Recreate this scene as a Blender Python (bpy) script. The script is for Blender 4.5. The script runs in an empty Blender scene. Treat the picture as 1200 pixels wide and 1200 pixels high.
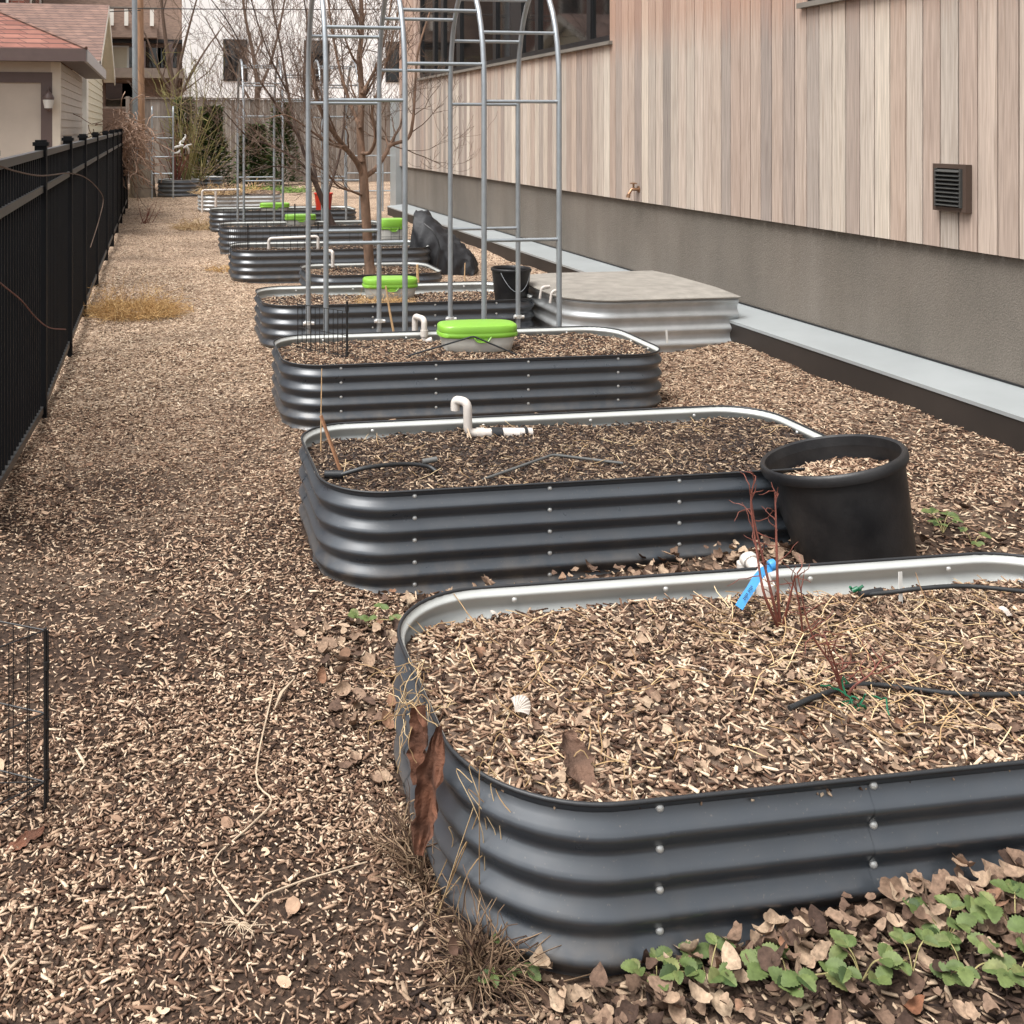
import bpy, math, random
import numpy as np
from mathutils import Vector, Matrix
rnd = random.Random(7)
nrg = np.random.default_rng(11)
scn = bpy.context.scene
COL = scn.collection
# ------------------------------------------------------------------ camera numbers (metres; fence and beds run along +Y)
H, F, CX, CY = 1.65, 1250.0, 400.0, 152.0
PSI = math.atan(215 / 1250); CP, SP = math.cos(PSI), math.sin(PSI)
def at(x, y, z=0.0):                      # survey: photo pixel + known height -> world point
    D = F*(H-z)/(y-CY); R = (x-CX)*D/F
    return Vector((R*CP+D*SP, -R*SP+D*CP, z))
def wp(x, y, Y):                          # survey: photo pixel + known distance Y -> world point
    t = (x-CX)/F; X = Y*(SP+t*CP)/(CP-t*SP); D = X*SP+Y*CP
    return Vector((X, Y, H-(y-CY)*D/F))
def wy(x, X):                             # Y on the plane X
    t = (x-CX)/F; return X*(CP-t*SP)/(SP+t*CP)
def zx(x, y, X):                          # height on the plane X
    Y = wy(x, X); D = X*SP+Y*CP; return H-(y-CY)*D/F
def sst(a, b, x):
    t = np.clip((x-a)/(b-a), 0, 1); return t*t*(3-2*t)
def gz(x, y):                             # ground height
    x = np.asarray(x, float); y = np.asarray(y, float)
    z = .011*np.sin(1.3*x+.7*y)+.009*np.sin(2.9*x-1.7*y+1)+.007*np.sin(4.1*y+.9*x)+.006*np.sin(7*x+3*y)+.004*np.sin(11*y-5*x)
    z = z + .135*sst(.85, 1.8, x)*(1-sst(2.0, 2.6, y))*sst(.6, 1.2, y)
    z = z + .06*sst(1.3, 2.3, x)*sst(3.05, 3.6, y)*(1-sst(3.8, 4.3, y))
    z = z + .05*sst(3.7, 4.3, x)*sst(2, 3, y) + .03*sst(-.2, -.7, x)*(1-sst(3, 9, y)) + .09*sst(-.35, -.65, x)*sst(3.4, 4.4, y)*(1-sst(4.9, 6.0, y))
    return z*(1-sst(28, 34, y))
def gzf(x, y): return float(gz(x, y))
# ------------------------------------------------------------------ mesh helpers
class MB:
    def __init__(s): s.v = []; s.f = []; s.mi = []
    def add(s, vs, fs, m=0):
        b = len(s.v); s.v += [tuple(q) for q in vs]
        for f in fs: s.f.append(tuple(i+b for i in f)); s.mi.append(m)
    def box(s, x0, x1, y0, y1, z0, z1, m=0, M=None):
        vs = [Vector((x, y, z)) for z in (z0, z1) for y in (y0, y1) for x in (x0, x1)]
        if M is not None: vs = [M @ v for v in vs]
        s.add(vs, [(0,2,3,1),(4,5,7,6),(0,1,5,4),(2,6,7,3),(0,4,6,2),(1,3,7,5)], m)
    def bar(s, a, b, w, h, m=0):
        a, b = Vector(a), Vector(b); d = (b-a); L = d.length; d.normalize()
        up = Vector((0,0,1)) if abs(d.z) < .95 else Vector((0,1,0))
        sd = d.cross(up).normalized(); up = sd.cross(d)
        vs = [p+sd*i*w/2+up*j*h/2 for p in (a, b) for i, j in ((-1,-1),(1,-1),(1,1),(-1,1))]
        s.add(vs, [(3,2,1,0),(4,5,6,7),(0,1,5,4),(1,2,6,5),(2,3,7,6),(3,0,4,7)], m)
    def tube(s, pts, r, n=8, m=0, cap=True, closed=False):
        pts = [Vector(p) for p in pts]; k = len(pts)
        rs = list(r) if hasattr(r, '__len__') else [r]*k
        t0 = (pts[1]-pts[0]).normalized()
        u = t0.orthogonal().normalized(); vs = []
        for i in range(k):
            a = pts[i-1] if (i or closed) else pts[0]; b = pts[(i+1) % k] if (i < k-1 or closed) else pts[-1]
            t = (b-a); t = t.normalized() if t.length > 1e-9 else t0
            u = (u-t*u.dot(t)); u = u.normalized() if u.length > 1e-6 else t.orthogonal().normalized()
            w = t.cross(u); t0 = t
            for j in range(n):
                q = 2*math.pi*j/n; vs.append(pts[i]+(u*math.cos(q)+w*math.sin(q))*rs[i])
        fs = [(i*n+j, i*n+(j+1)%n, (i+1)*n+(j+1)%n, (i+1)*n+j) for i in range(k-1) for j in range(n)]
        if closed: fs += [((k-1)*n+j, (k-1)*n+(j+1)%n, (j+1)%n, j) for j in range(n)]
        elif cap: fs += [tuple(range(n-1, -1, -1)), tuple((k-1)*n+j for j in range(n))]
        s.add(vs, fs, m)
    def lathe(s, prof, n=24, m=0, M=None, squash=1.0):
        vs = []
        for r, z in prof:
            for j in range(n):
                a = 2*math.pi*j/n; v = Vector((r*math.cos(a), squash*r*math.sin(a), z)); vs.append(M @ v if M is not None else v)
        fs = [(i*n+j, i*n+(j+1)%n, (i+1)*n+(j+1)%n, (i+1)*n+j) for i in range(len(prof)-1) for j in range(n)]
        s.add(vs, fs, m)
    def build(s, name, mats, parent=None, smooth=False, loc=None):
        me = bpy.data.meshes.new(name); me.from_pydata(s.v, [], s.f)
        for m in (mats if isinstance(mats, (list, tuple)) else [mats]): me.materials.append(m)
        if any(s.mi): me.polygons.foreach_set('material_index', s.mi)
        if smooth: me.polygons.foreach_set('use_smooth', [True]*len(s.f))
        me.update()
        if smooth:
            try: me.set_sharp_from_angle(angle=math.radians(48))
            except Exception: pass
        o = bpy.data.objects.new(name, me); COL.objects.link(o)
        if parent: o.parent = parent
        if loc is not None: o.location = loc
        return o
def tag(o, label=None, cat=None, group=None, kind=None):
    if label: o['label'] = label
    if cat: o['category'] = cat
    if group: o['group'] = group
    if kind: o['kind'] = kind
    return o
def empty(name, loc=(0,0,0), label=None, cat=None, group=None, rz=0):
    o = bpy.data.objects.new(name, None); COL.objects.link(o); o.empty_display_size = .1
    o.location = loc; o.rotation_euler = (0,0,rz); return tag(o, label, cat, group)
def kids(o): return list(o.children)
def dup(o, parent=None):
    c = o.copy(); COL.objects.link(c)
    if parent: c.parent = parent
    for ch in kids(o): dup(ch, c)
    return c
def raw_mesh(name, V, Fq, mat, smooth=False, kind=None, parent=None):
    V = np.asarray(V, np.float32); Fq = np.asarray(Fq, np.int32); n, k = Fq.shape
    me = bpy.data.meshes.new(name)
    me.vertices.add(len(V)); me.vertices.foreach_set('co', V.ravel())
    me.loops.add(n*k); me.loops.foreach_set('vertex_index', Fq.ravel())
    me.polygons.add(n); me.polygons.foreach_set('loop_start', np.arange(0, n*k, k, dtype=np.int32))
    me.polygons.foreach_set('loop_total', np.full(n, k, np.int32))
    if smooth: me.polygons.foreach_set('use_smooth', np.ones(n, bool))
    me.materials.append(mat); me.update(calc_edges=True); me.validate()
    o = bpy.data.objects.new(name, me); COL.objects.link(o)
    if parent: o.parent = parent
    if kind: o['kind'] = kind
    return o
# ------------------------------------------------------------------ materials
def srgb(r, g, b):
    q = lambda c: (c/255/12.92 if c/255 <= .04045 else ((c/255+.055)/1.055)**2.4); return (q(r), q(g), q(b), 1)
def newmat(name):
    m = bpy.data.materials.new(name); m.use_nodes = True; nt = m.node_tree
    return m, nt, nt.nodes['Principled BSDF']
def nd(nt, t, **kw):
    n = nt.nodes.new(t)
    for k, v in kw.items():
        if k.startswith('i_'): n.inputs[k[2:].replace('_', ' ')].default_value = v
        else: setattr(n, k, v)
    return n
def ramp(nt, fac, stops, interp='LINEAR'):
    r = nd(nt, 'ShaderNodeValToRGB'); cr = r.color_ramp; cr.interpolation = interp
    while len(cr.elements) < len(stops): cr.elements.new(.5)
    for e, (p, c) in zip(cr.elements, stops): e.position = p; e.color = c if len(c) == 4 else (*c, 1)
    nt.links.new(fac, r.inputs['Fac']); return r.outputs['Color']
def coords(nt, scale=(1,1,1), kind='Object', rot=(0,0,0)):
    tc = nd(nt, 'ShaderNodeTexCoord'); mp = nd(nt, 'ShaderNodeMapping'); mp.inputs['Scale'].default_value = scale
    mp.inputs['Rotation'].default_value = rot
    nt.links.new(tc.outputs[kind], mp.inputs['Vector']); return mp.outputs['Vector']
def noise(nt, scale, detail=4, vec=None, rough=.55):
    n = nd(nt, 'ShaderNodeTexNoise'); n.inputs['Scale'].default_value = scale; n.inputs['Detail'].default_value = detail
    n.inputs['Roughness'].default_value = rough
    nt.links.new(vec if vec else coords(nt), n.inputs['Vector']); return n.outputs['Fac']
def mixc(nt, fac, a, b, mode='MIX'):
    m = nd(nt, 'ShaderNodeMix', data_type='RGBA', blend_type=mode)
    if isinstance(fac, float): m.inputs[0].default_value = fac
    else: nt.links.new(fac, m.inputs[0])
    for s, q in ((6, a), (7, b)):
        if isinstance(q, (tuple, list)): m.inputs[s].default_value = q if len(q) == 4 else (*q, 1)
        else: nt.links.new(q, m.inputs[s])
    return m.outputs[2]
def bump(nt, bsdf, h, strength=.3, dist=.01):
    b = nd(nt, 'ShaderNodeBump'); b.inputs['Strength'].default_value = strength; b.inputs['Distance'].default_value = dist
    nt.links.new(h, b.inputs['Height']); nt.links.new(b.outputs['Normal'], bsdf.inputs['Normal'])
def plain(name, c, rough=.6, metal=0.0, var=.25, vscale=6.0, bmp=0.0, bscale=60.0, c2=None, spec=.5, stretch=(1,1,1)):
    m, nt, b = newmat(name); v = coords(nt, stretch); n = noise(nt, vscale, 6, v)
    c = c[:3]; d = tuple(q*(1-var) for q in c); e = tuple(min(1, q*(1+var*.6)) for q in (c2 or c)[:3])
    nt.links.new(ramp(nt, n, [(.3, d), (.7, e)]), b.inputs['Base Color'])
    b.inputs['Roughness'].default_value = rough; b.inputs['Metallic'].default_value = metal
    b.inputs['Specular IOR Level'].default_value = spec
    if bmp: bump(nt, b, noise(nt, bscale, 5, v), bmp, .01)
    return m
def islands(name, stops, rough=.85, var=.35, vscale=40, bmp=0, stretch=(1,1,1), spec=.25, translucent=0):
    m, nt, b = newmat(name); g = nd(nt, 'ShaderNodeNewGeometry')
    c = ramp(nt, g.outputs['Random Per Island'], stops)
    n = noise(nt, vscale, 4, coords(nt, stretch)); r = ramp(nt, n, [(.25, (1-var,)*3), (.75, (1+var*.3,)*3)])
    nt.links.new(mixc(nt, 1.0, c, r, 'MULTIPLY'), b.inputs['Base Color']); b.inputs['Roughness'].default_value = rough
    b.inputs['Specular IOR Level'].default_value = spec
    if bmp: bump(nt, b, n, bmp, .004)
    return m
M = {}
S = srgb
M['chip'] = islands('wood_chip', [(0, S(46,33,27)), (.2, S(88,64,50)), (.38, S(126,98,79)), (.58, S(166,138,115)), (.80, S(188,162,136)), (1, S(214,194,168))], vscale=90)
M['chip_fine'] = islands('mulch_crumb', [(0, S(56,42,34)), (.28, S(104,80,64)), (.55, S(148,120,99)), (.82, S(186,159,135)), (1, S(216,194,168))], vscale=90)
M['chip_pale'] = islands('pale_wood_chip', [(0, S(96,78,64)), (.3, S(152,128,106)), (.65, S(188,164,140)), (1, S(220,202,178))], vscale=90)
M['chip_dark'] = islands('shredded_mulch', [(0, S(40,30,26)), (.3, S(70,54,45)), (.55, S(100,80,66)), (.8, S(144,121,100)), (1, S(196,174,148))], vscale=90)
M['leaf'] = islands('dead_leaf', [(0, S(70,54,46)), (.25, S(106,84,70)), (.5, S(134,110,92)), (.75, S(160,136,114)), (.92, S(178,156,132)), (1, S(122,82,60))], vscale=110, var=.55, bmp=.4)
M['leaf_dark'] = islands('withered_leaf', [(0, S(44,33,28)), (.5, S(78,58,48)), (.85, S(108,82,66)), (1, S(140,112,90))], vscale=40)
M['leaf_rust'] = plain('rusty_leaf', S(100,64,46), .92, var=.65, vscale=16, bmp=.8, bscale=60)
M['leaf_brown'] = plain('brown_leaf', S(96,72,58), .9, var=.5, vscale=24, bmp=.8, bscale=60)
M['straw'] = islands('dry_straw', [(0, S(120,92,64)), (.5, S(176,146,106)), (1, S(214,190,150))])
M['straw_gold'] = islands('golden_straw', [(0, S(132,100,64)), (.5, S(180,142,92)), (1, S(214,180,126))])
M['stem_dark'] = islands('dead_stem', [(0, S(58,42,34)), (.5, S(104,82,64)), (1, S(160,136,110))])
M['berry'] = islands('strawberry_leaf', [(0, S(46,60,34)), (.4, S(70,88,48)), (.8, S(98,110,64)), (1, S(122,116,76))], rough=.6, vscale=60, bmp=.5, spec=.25, var=.45)
M['reddish'] = plain('red_twig', S(112,62,50), .6, var=.35, vscale=60)
M['twig'] = plain('grey_brown_twig', S(96,76,62), .8, var=.35, vscale=30)
M['bark'] = plain('tree_bark', S(124,98,80), .9, var=.5, vscale=18, bmp=.6, bscale=40, stretch=(1,1,.35))
M['bark_dark'] = plain('dark_bark', S(72,56,48), .9, var=.4, vscale=18, bmp=.5, bscale=40, stretch=(1,1,.35))
M['needle'] = islands('evergreen_spray', [(0, S(44,62,34)), (.5, S(68,88,48)), (1, S(98,114,66))])
M['olive'] = islands('olive_stem', [(0, S(96,92,54)), (.5, S(130,124,78)), (1, S(166,154,108))])
M['turf'] = islands('green_grass', [(0, S(70,96,40)), (1, S(128,150,78))])
M['white_pvc'] = plain('white_pvc', S(200,192,184), .38, var=.1, vscale=12)
M['black_plastic'] = plain('black_plastic', (.014,.015,.017), .42, var=.3, vscale=9, bmp=.05, bscale=200)
M['pot_black'] = plain('nursery_pot', (.009,.010,.013), .42, var=.5, vscale=5, bmp=.12, bscale=40, c2=(.022,.021,.021), spec=.35)
M['hose'] = plain('drip_hose', (.02,.021,.022), .5, var=.3)
M['grey_hose'] = plain('grey_tube', S(84,84,82), .55, var=.25)
M['wire'] = plain('black_wire', (.012,.011,.011), .5, var=.2)
M['fence'] = plain('black_powder_coat', (.005,.0052,.006), .6, var=.25, vscale=4, spec=.12)
M['fence_rail'] = plain('sky_lit_black_rail', (.030,.030,.030), .38, var=.3, vscale=4)  # same black paint as the pickets; sky sheen lightened into the rail colour
M['zinc'] = plain('galvanized_tube', S(162,168,172), .34, .55, var=.12, vscale=14)
M['zincbolt'] = plain('bolt_zinc', S(214,214,210), .35, .45, var=.1)
M['galv'] = plain('galvanized_sheet', S(176,178,178), .42, .35, var=.16, vscale=7)
M['inner'] = plain('pale_lining', S(184,186,182), .42, .1, var=.08, vscale=9)
M['rim'] = plain('rubber_rim', (.018,.019,.021), .5)
M['lime'] = plain('lime_plastic', S(122,172,58), .36, var=.06, vscale=5)
M['tub'] = plain('translucent_tub', S(196,194,186), .45, var=.1, vscale=6)
M['wood'] = plain('stake_wood', S(150,108,78), .8, var=.35, vscale=20, stretch=(4,4,.6))
M['bamboo'] = plain('cane', S(196,160,118), .7, var=.25, vscale=25)
M['blue'] = plain('blue_tape', S(62,142,200), .45, var=.06)
M['ink'] = plain('ink', (.01,.012,.03), .6)
M['green'] = plain('green_clip', S(18,92,62), .4, var=.15)
M['shell'] = plain('shell', S(178,168,158), .6, var=.25, vscale=60)
M['label'] = plain('plant_label', S(206,204,198), .5, var=.08)
M['root'] = plain('pale_root', S(180,160,136), .8, var=.25, vscale=20)
M['stucco'] = None
M['tarp'] = plain('black_fabric', (.010,.0105,.013), .62, var=.4, vscale=12, bmp=.35, bscale=26)
M['red'] = plain('red_bucket', S(186,52,34), .45, var=.15)
M['stone'] = plain('grey_stump', S(138,126,112), .95, var=.35, vscale=8, bmp=.6, bscale=25, stretch=(1,1,.4))
M['pole_grey'] = plain('grey_pole', S(136,142,146), .6, var=.15)
M['pole_wood'] = plain('utility_pole_wood', S(164,128,100), .9, var=.3, vscale=7, stretch=(3,3,.3), bmp=.3)
M['brown_trim'] = plain('brown_trim', S(92,76,72), .5, var=.1)
M['brown_trim_light'] = plain('pale_fascia', S(170,166,166), .45, var=.08)  # paler tone for the side fascia than for the front one
M['cream'] = plain('cream_door', S(220,208,180), .55, var=.05, vscale=2)
M['white_trim'] = plain('white_trim', S(236,232,222), .5, var=.05)
M['siding'] = plain('beige_siding', S(184,173,160), .6, var=.07, vscale=3)
M['siding_yellow'] = plain('cream_siding', S(224,215,190), .6, var=.06, vscale=3)
M['white_wall'] = plain('white_render', S(250,248,246), .8, var=.03, vscale=1.2, bmp=.1)
M['dark_glass'] = plain('dark_glass', (.012,.012,.012), .04, var=.3, vscale=2, spec=1.0)
M['frame_black'] = plain('black_frame', (.012,.012,.013), .4)
M['grey_sill'] = plain('grey_sill', S(118,112,104), .6, var=.15)
M['soffit'] = plain('soffit', S(206,196,180), .6, var=.06)
M['black_ledge'] = plain('dark_membrane', S(44,38,34), .6, var=.25, vscale=3)
M['ledge_top'] = plain('metal_flashing', S(162,167,168), .4, .3, var=.08, vscale=3)
M['cover'] = plain('weathered_cover', S(134,129,121), .85, var=.22, vscale=9, bmp=.35, bscale=50)
M['brown_vent'] = plain('brown_vent', S(74,60,52), .5, var=.12)
M['grey_vent'] = plain('grey_louvre', S(62,62,60), .5, var=.12)
M['brass'] = plain('brass_tap', S(150,116,90), .4, .6, var=.3, vscale=40)
M['house_brown'] = plain('brown_shingle', S(148,126,112), .9, var=.3, vscale=5, stretch=(1,1,4), bmp=.2)
M['house_grey'] = plain('grey_band', S(134,120,108), .8, var=.15)
def brickmat(name, a, b, mort, sc, bw, bh, msize=.02, bmp=.3, vec=None):
    m, nt, p = newmat(name)
    t = nd(nt, 'ShaderNodeTexBrick'); t.inputs['Scale'].default_value = sc; t.inputs['Brick Width'].default_value = bw
    t.inputs['Row Height'].default_value = bh; t.inputs['Mortar Size'].default_value = msize; t.inputs['Bias'].default_value = -.1
    t.inputs['Color1'].default_value = a; t.inputs['Color2'].default_value = b; t.inputs['Mortar'].default_value = mort
    tc = nd(nt, 'ShaderNodeTexCoord'); sx = nd(nt, 'ShaderNodeSeparateXYZ'); cb = nd(nt, 'ShaderNodeCombineXYZ'); ad = nd(nt, 'ShaderNodeMath', operation='ADD')
    nt.links.new(tc.outputs['Object'], sx.inputs[0]); nt.links.new(sx.outputs[0], ad.inputs[0]); nt.links.new(sx.outputs[1], ad.inputs[1])
    if vec == 'roof': nt.links.new(sx.outputs[0], cb.inputs[0]); nt.links.new(sx.outputs[2], cb.inputs[1])
    else: nt.links.new(ad.outputs[0], cb.inputs[0]); nt.links.new(sx.outputs[2], cb.inputs[1])
    nt.links.new(cb.outputs[0], t.inputs['Vector'])
    n = noise(nt, 3, 4); r = ramp(nt, n, [(.3, (.75,)*3), (.7, (1.15,)*3)])
    nt.links.new(mixc(nt, 1.0, t.outputs['Color'], r, 'MULTIPLY'), p.inputs['Base Color']); p.inputs['Roughness'].default_value = .9
    return m
M['roof_red'] = brickmat('red_shingle_roof', S(126,80,68), S(144,98,84), S(82,54,48), 1, .34, .085, .010)
M['roof_brown'] = brickmat('brown_shingle_roof', S(126,98,86), S(106,83,75), S(84,66,59), 1, .26, .08, .01)
M['brick'] = brickmat('red_brick', S(120,62,50), S(142,76,60), S(150,134,120), 1, .22, .075, .012)
def slate():
    m, nt, b = newmat('slate_corrugated_steel')
    n = noise(nt, 5, 6); c = ramp(nt, n, [(.3, (.040,.047,.056)), (.7, (.052,.060,.070))])
    sp = noise(nt, 130, 3); d = ramp(nt, sp, [(.66, (0,0,0)), (.74, (1,1,1))])
    tc = nd(nt, 'ShaderNodeTexCoord'); sx = nd(nt, 'ShaderNodeSeparateXYZ'); nt.links.new(tc.outputs['Object'], sx.inputs[0])
    low = ramp(nt, sx.outputs[2], [(.0, (.55,)*3), (.12, (.12,)*3), (.25, (.04,)*3)])
    n2 = noise(nt, 14, 5); dm = mixc(nt, 1.0, low, ramp(nt, n2, [(.4, (0,)*3), (.75, (1,)*3)]), 'MULTIPLY')
    c = mixc(nt, dm, c, S(120,108,94)); c = mixc(nt, mixc(nt, 1.0, d, (.35,)*3, 'MULTIPLY'), c, S(140,132,120))
    nt.links.new(c, b.inputs['Base Color']); b.inputs['Metallic'].default_value = .1; b.inputs['Specular IOR Level'].default_value = .85
    nt.links.new(ramp(nt, n2, [(.3, (.27,)*3), (.8, (.42,)*3)]), b.inputs['Roughness'])
    return m
M['slate'] = slate()
def stucco():
    m, nt, b = newmat('grey_stucco'); n = noise(nt, 1.2, 5, coords(nt, (1,1,.7))); n2 = noise(nt, 110, 3)
    c = ramp(nt, n, [(.3, S(100,94,86)), (.7, S(118,110,101))]); n3 = noise(nt, 1.0, 5, coords(nt, (3, 2.2, .25))); c = mixc(nt, 1.0, c, ramp(nt, n3, [(.35, (.84,.83,.81)), (.6, (1,1,1))]), 'MULTIPLY'); c = mixc(nt, 1.0, c, ramp(nt, n2, [(.3, (.78,)*3), (.7, (1.1,)*3)]), 'MULTIPLY')
    nt.links.new(c, b.inputs['Base Color']); b.inputs['Roughness'].default_value = .95; bump(nt, b, n2, .8, .006); return m
M['stucco'] = stucco()
def cedar():
    m, nt, b = newmat('weathered_cedar'); g = nd(nt, 'ShaderNodeNewGeometry'); rp = g.outputs['Random Per Island']
    c = ramp(nt, rp, [(0, S(140,131,124)), (.18, S(184,172,160)), (.36, S(168,150,138)), (.5, S(196,184,170)), (.64, S(148,137,130)), (.8, S(174,155,141)), (.9, S(190,178,167)), (1, S(204,194,180))])
    tc = nd(nt, 'ShaderNodeTexCoord'); ad = nd(nt, 'ShaderNodeVectorMath', operation='ADD'); mu = nd(nt, 'ShaderNodeMath', operation='MULTIPLY'); mu.inputs[1].default_value = 37
    nt.links.new(rp, mu.inputs[0]); nt.links.new(tc.outputs['Object'], ad.inputs[0]); nt.links.new(mu.outputs[0], ad.inputs[1])
    mp = nd(nt, 'ShaderNodeMapping'); mp.inputs['Scale'].default_value = (26, 26, 1.1); nt.links.new(ad.outputs[0], mp.inputs['Vector'])
    w = nd(nt, 'ShaderNodeTexNoise'); w.inputs['Scale'].default_value = 1.6; w.inputs['Detail'].default_value = 7; w.inputs['Distortion'].default_value = 1.4; nt.links.new(mp.outputs[0], w.inputs['Vector'])
    c = mixc(nt, 1.0, c, ramp(nt, w.outputs['Fac'], [(.26, (.80,.77,.74)), (.5, (1,1,1)), (.74, (1.10,1.09,1.07))]), 'MULTIPLY')
    mp2 = nd(nt, 'ShaderNodeMapping'); mp2.inputs['Scale'].default_value = (80, 80, 2.2); nt.links.new(ad.outputs[0], mp2.inputs['Vector'])
    w2 = nd(nt, 'ShaderNodeTexNoise'); w2.inputs['Scale'].default_value = 1.5; w2.inputs['Detail'].default_value = 4; nt.links.new(mp2.outputs[0], w2.inputs['Vector'])
    c = mixc(nt, 1.0, c, ramp(nt, w2.outputs['Fac'], [(.3, (.76,)*3), (.7, (1.12,)*3)]), 'MULTIPLY')
    # unweathered orange wood that the sill keeps dry: a stain with its own ragged edge under the window
    sx = nd(nt, 'ShaderNodeSeparateXYZ'); nt.links.new(tc.outputs['Object'], sx.inputs[0])
    st = nd(nt, 'ShaderNodeMath', operation='ADD'); nt.links.new(sx.outputs[2], st.inputs[0])
    nn = noise(nt, 2.2, 4, mp.outputs[0]); nm = nd(nt, 'ShaderNodeMath', operation='MULTIPLY'); nm.inputs[1].default_value = .5; nt.links.new(nn, nm.inputs[0]); nt.links.new(nm.outputs[0], st.inputs[1])
    mr = nd(nt, 'ShaderNodeMapRange'); mr.inputs['From Min'].default_value = 2.55; mr.inputs['From Max'].default_value = 2.95; nt.links.new(st.outputs[0], mr.inputs['Value'])
    yb = nd(nt, 'ShaderNodeMapRange'); yb.inputs['From Min'].default_value = 7.6; yb.inputs['From Max'].default_value = 9.1; nt.links.new(sx.outputs[1], yb.inputs['Value'])
    ya = nd(nt, 'ShaderNodeMapRange'); ya.inputs['From Min'].default_value = 6.9; ya.inputs['From Max'].default_value = 6.6; nt.links.new(sx.outputs[1], ya.inputs['Value'])
    mx = nd(nt, 'ShaderNodeMath', operation='MAXIMUM'); nt.links.new(yb.outputs[0], mx.inputs[0]); nt.links.new(ya.outputs[0], mx.inputs[1])
    ml = nd(nt, 'ShaderNodeMath', operation='MULTIPLY'); nt.links.new(mr.outputs[0], ml.inputs[0]); nt.links.new(mx.outputs[0], ml.inputs[1])
    m2 = nd(nt, 'ShaderNodeMath', operation='MULTIPLY'); m2.inputs[1].default_value = .36; nt.links.new(ml.outputs[0], m2.inputs[0])
    c = mixc(nt, m2.outputs[0], c, S(166,112,82))
    nt.links.new(c, b.inputs['Base Color']); b.inputs['Roughness'].default_value = .8; b.inputs['Specular IOR Level'].default_value = .2
    bump(nt, b, w2.outputs['Fac'], .15, .003); return m
M['cedar'] = cedar()
def groundmat():
    m, nt, b = newmat('mulch_ground'); v = coords(nt)
    dn = noise(nt, 5, 3, v); 
    wv = nd(nt, 'ShaderNodeTexVoronoi'); wv.inputs['Scale'].default_value = 1; nt.links.new(coords(nt, (130, 60, 50), rot=(0,0,.5)), wv.inputs['Vector'])
    w2 = nd(nt, 'ShaderNodeTexVoronoi'); w2.inputs['Scale'].default_value = 1; nt.links.new(coords(nt, (55, 140, 50), rot=(0,0,.9)), w2.inputs['Vector'])
    st = [(0, S(70,55,46)), (.3, S(118,97,80)), (.55, S(166,141,119)), (.85, S(196,172,148)), (1, S(216,196,172))]
    s1 = nd(nt, 'ShaderNodeSeparateColor'); nt.links.new(wv.outputs['Color'], s1.inputs[0])
    s2 = nd(nt, 'ShaderNodeSeparateColor'); nt.links.new(w2.outputs['Color'], s2.inputs[0])
    sel = nd(nt, 'ShaderNodeMath', operation='GREATER_THAN'); nt.links.new(s2.outputs[1], sel.inputs[0]); sel.inputs[1].default_value = .5
    c = mixc(nt, sel.outputs[0], ramp(nt, s1.outputs[0], st), ramp(nt, s2.outputs[0], st))
    # bare soil shows where the mulch is thin; the far end of the path is fresher and paler
    big = noise(nt, .9, 4, v); c = mixc(nt, ramp(nt, big, [(.46, (0,)*3), (.66, (.5,)*3)]), c, S(70,55,45))
    sx = nd(nt, 'ShaderNodeSeparateXYZ'); nt.links.new(v, sx.inputs[0])
    nr = nd(nt, 'ShaderNodeMapRange'); nr.inputs['From Min'].default_value = 4.2; nr.inputs['From Max'].default_value = 8.5; nt.links.new(sx.outputs[1], nr.inputs['Value'])
    fine = noise(nt, 55, 6, v, .7); soil = ramp(nt, fine, [(.35, S(34,27,23)), (.55, S(62,49,41)), (.72, S(104,85,70))])
    nw = nd(nt, 'ShaderNodeMath', operation='MULTIPLY_ADD'); nt.links.new(noise(nt, 1.7, 4, v), nw.inputs[0]); nw.inputs[1].default_value = 1.1; nw.inputs[2].default_value = -.55
    nq = nd(nt, 'ShaderNodeMath', operation='ADD', use_clamp=True); nt.links.new(nr.outputs[0], nq.inputs[0]); nt.links.new(nw.outputs[0], nq.inputs[1])
    c = mixc(nt, nq.outputs[0], soil, c)
    nt.links.new(c, b.inputs['Base Color']); b.inputs['Roughness'].default_value = .95; b.inputs['Specular IOR Level'].default_value = .15
    bump(nt, b, s1.outputs[0], .6, .012); return m
M['ground'] = groundmat()
M['soil'] = plain('dark_soil', S(50,40,34), .95, var=.45, vscale=30, bmp=.9, bscale=70)
M['pale_soil'] = plain('tan_mulch', S(92,75,62), .95, var=.5, vscale=40, bmp=.9, bscale=70)
M['planks'] = islands('grey_plank', [(0, S(118,108,100)), (.5, S(138,126,116)), (1, S(156,146,136))], vscale=6, stretch=(4,4,.4))

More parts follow.
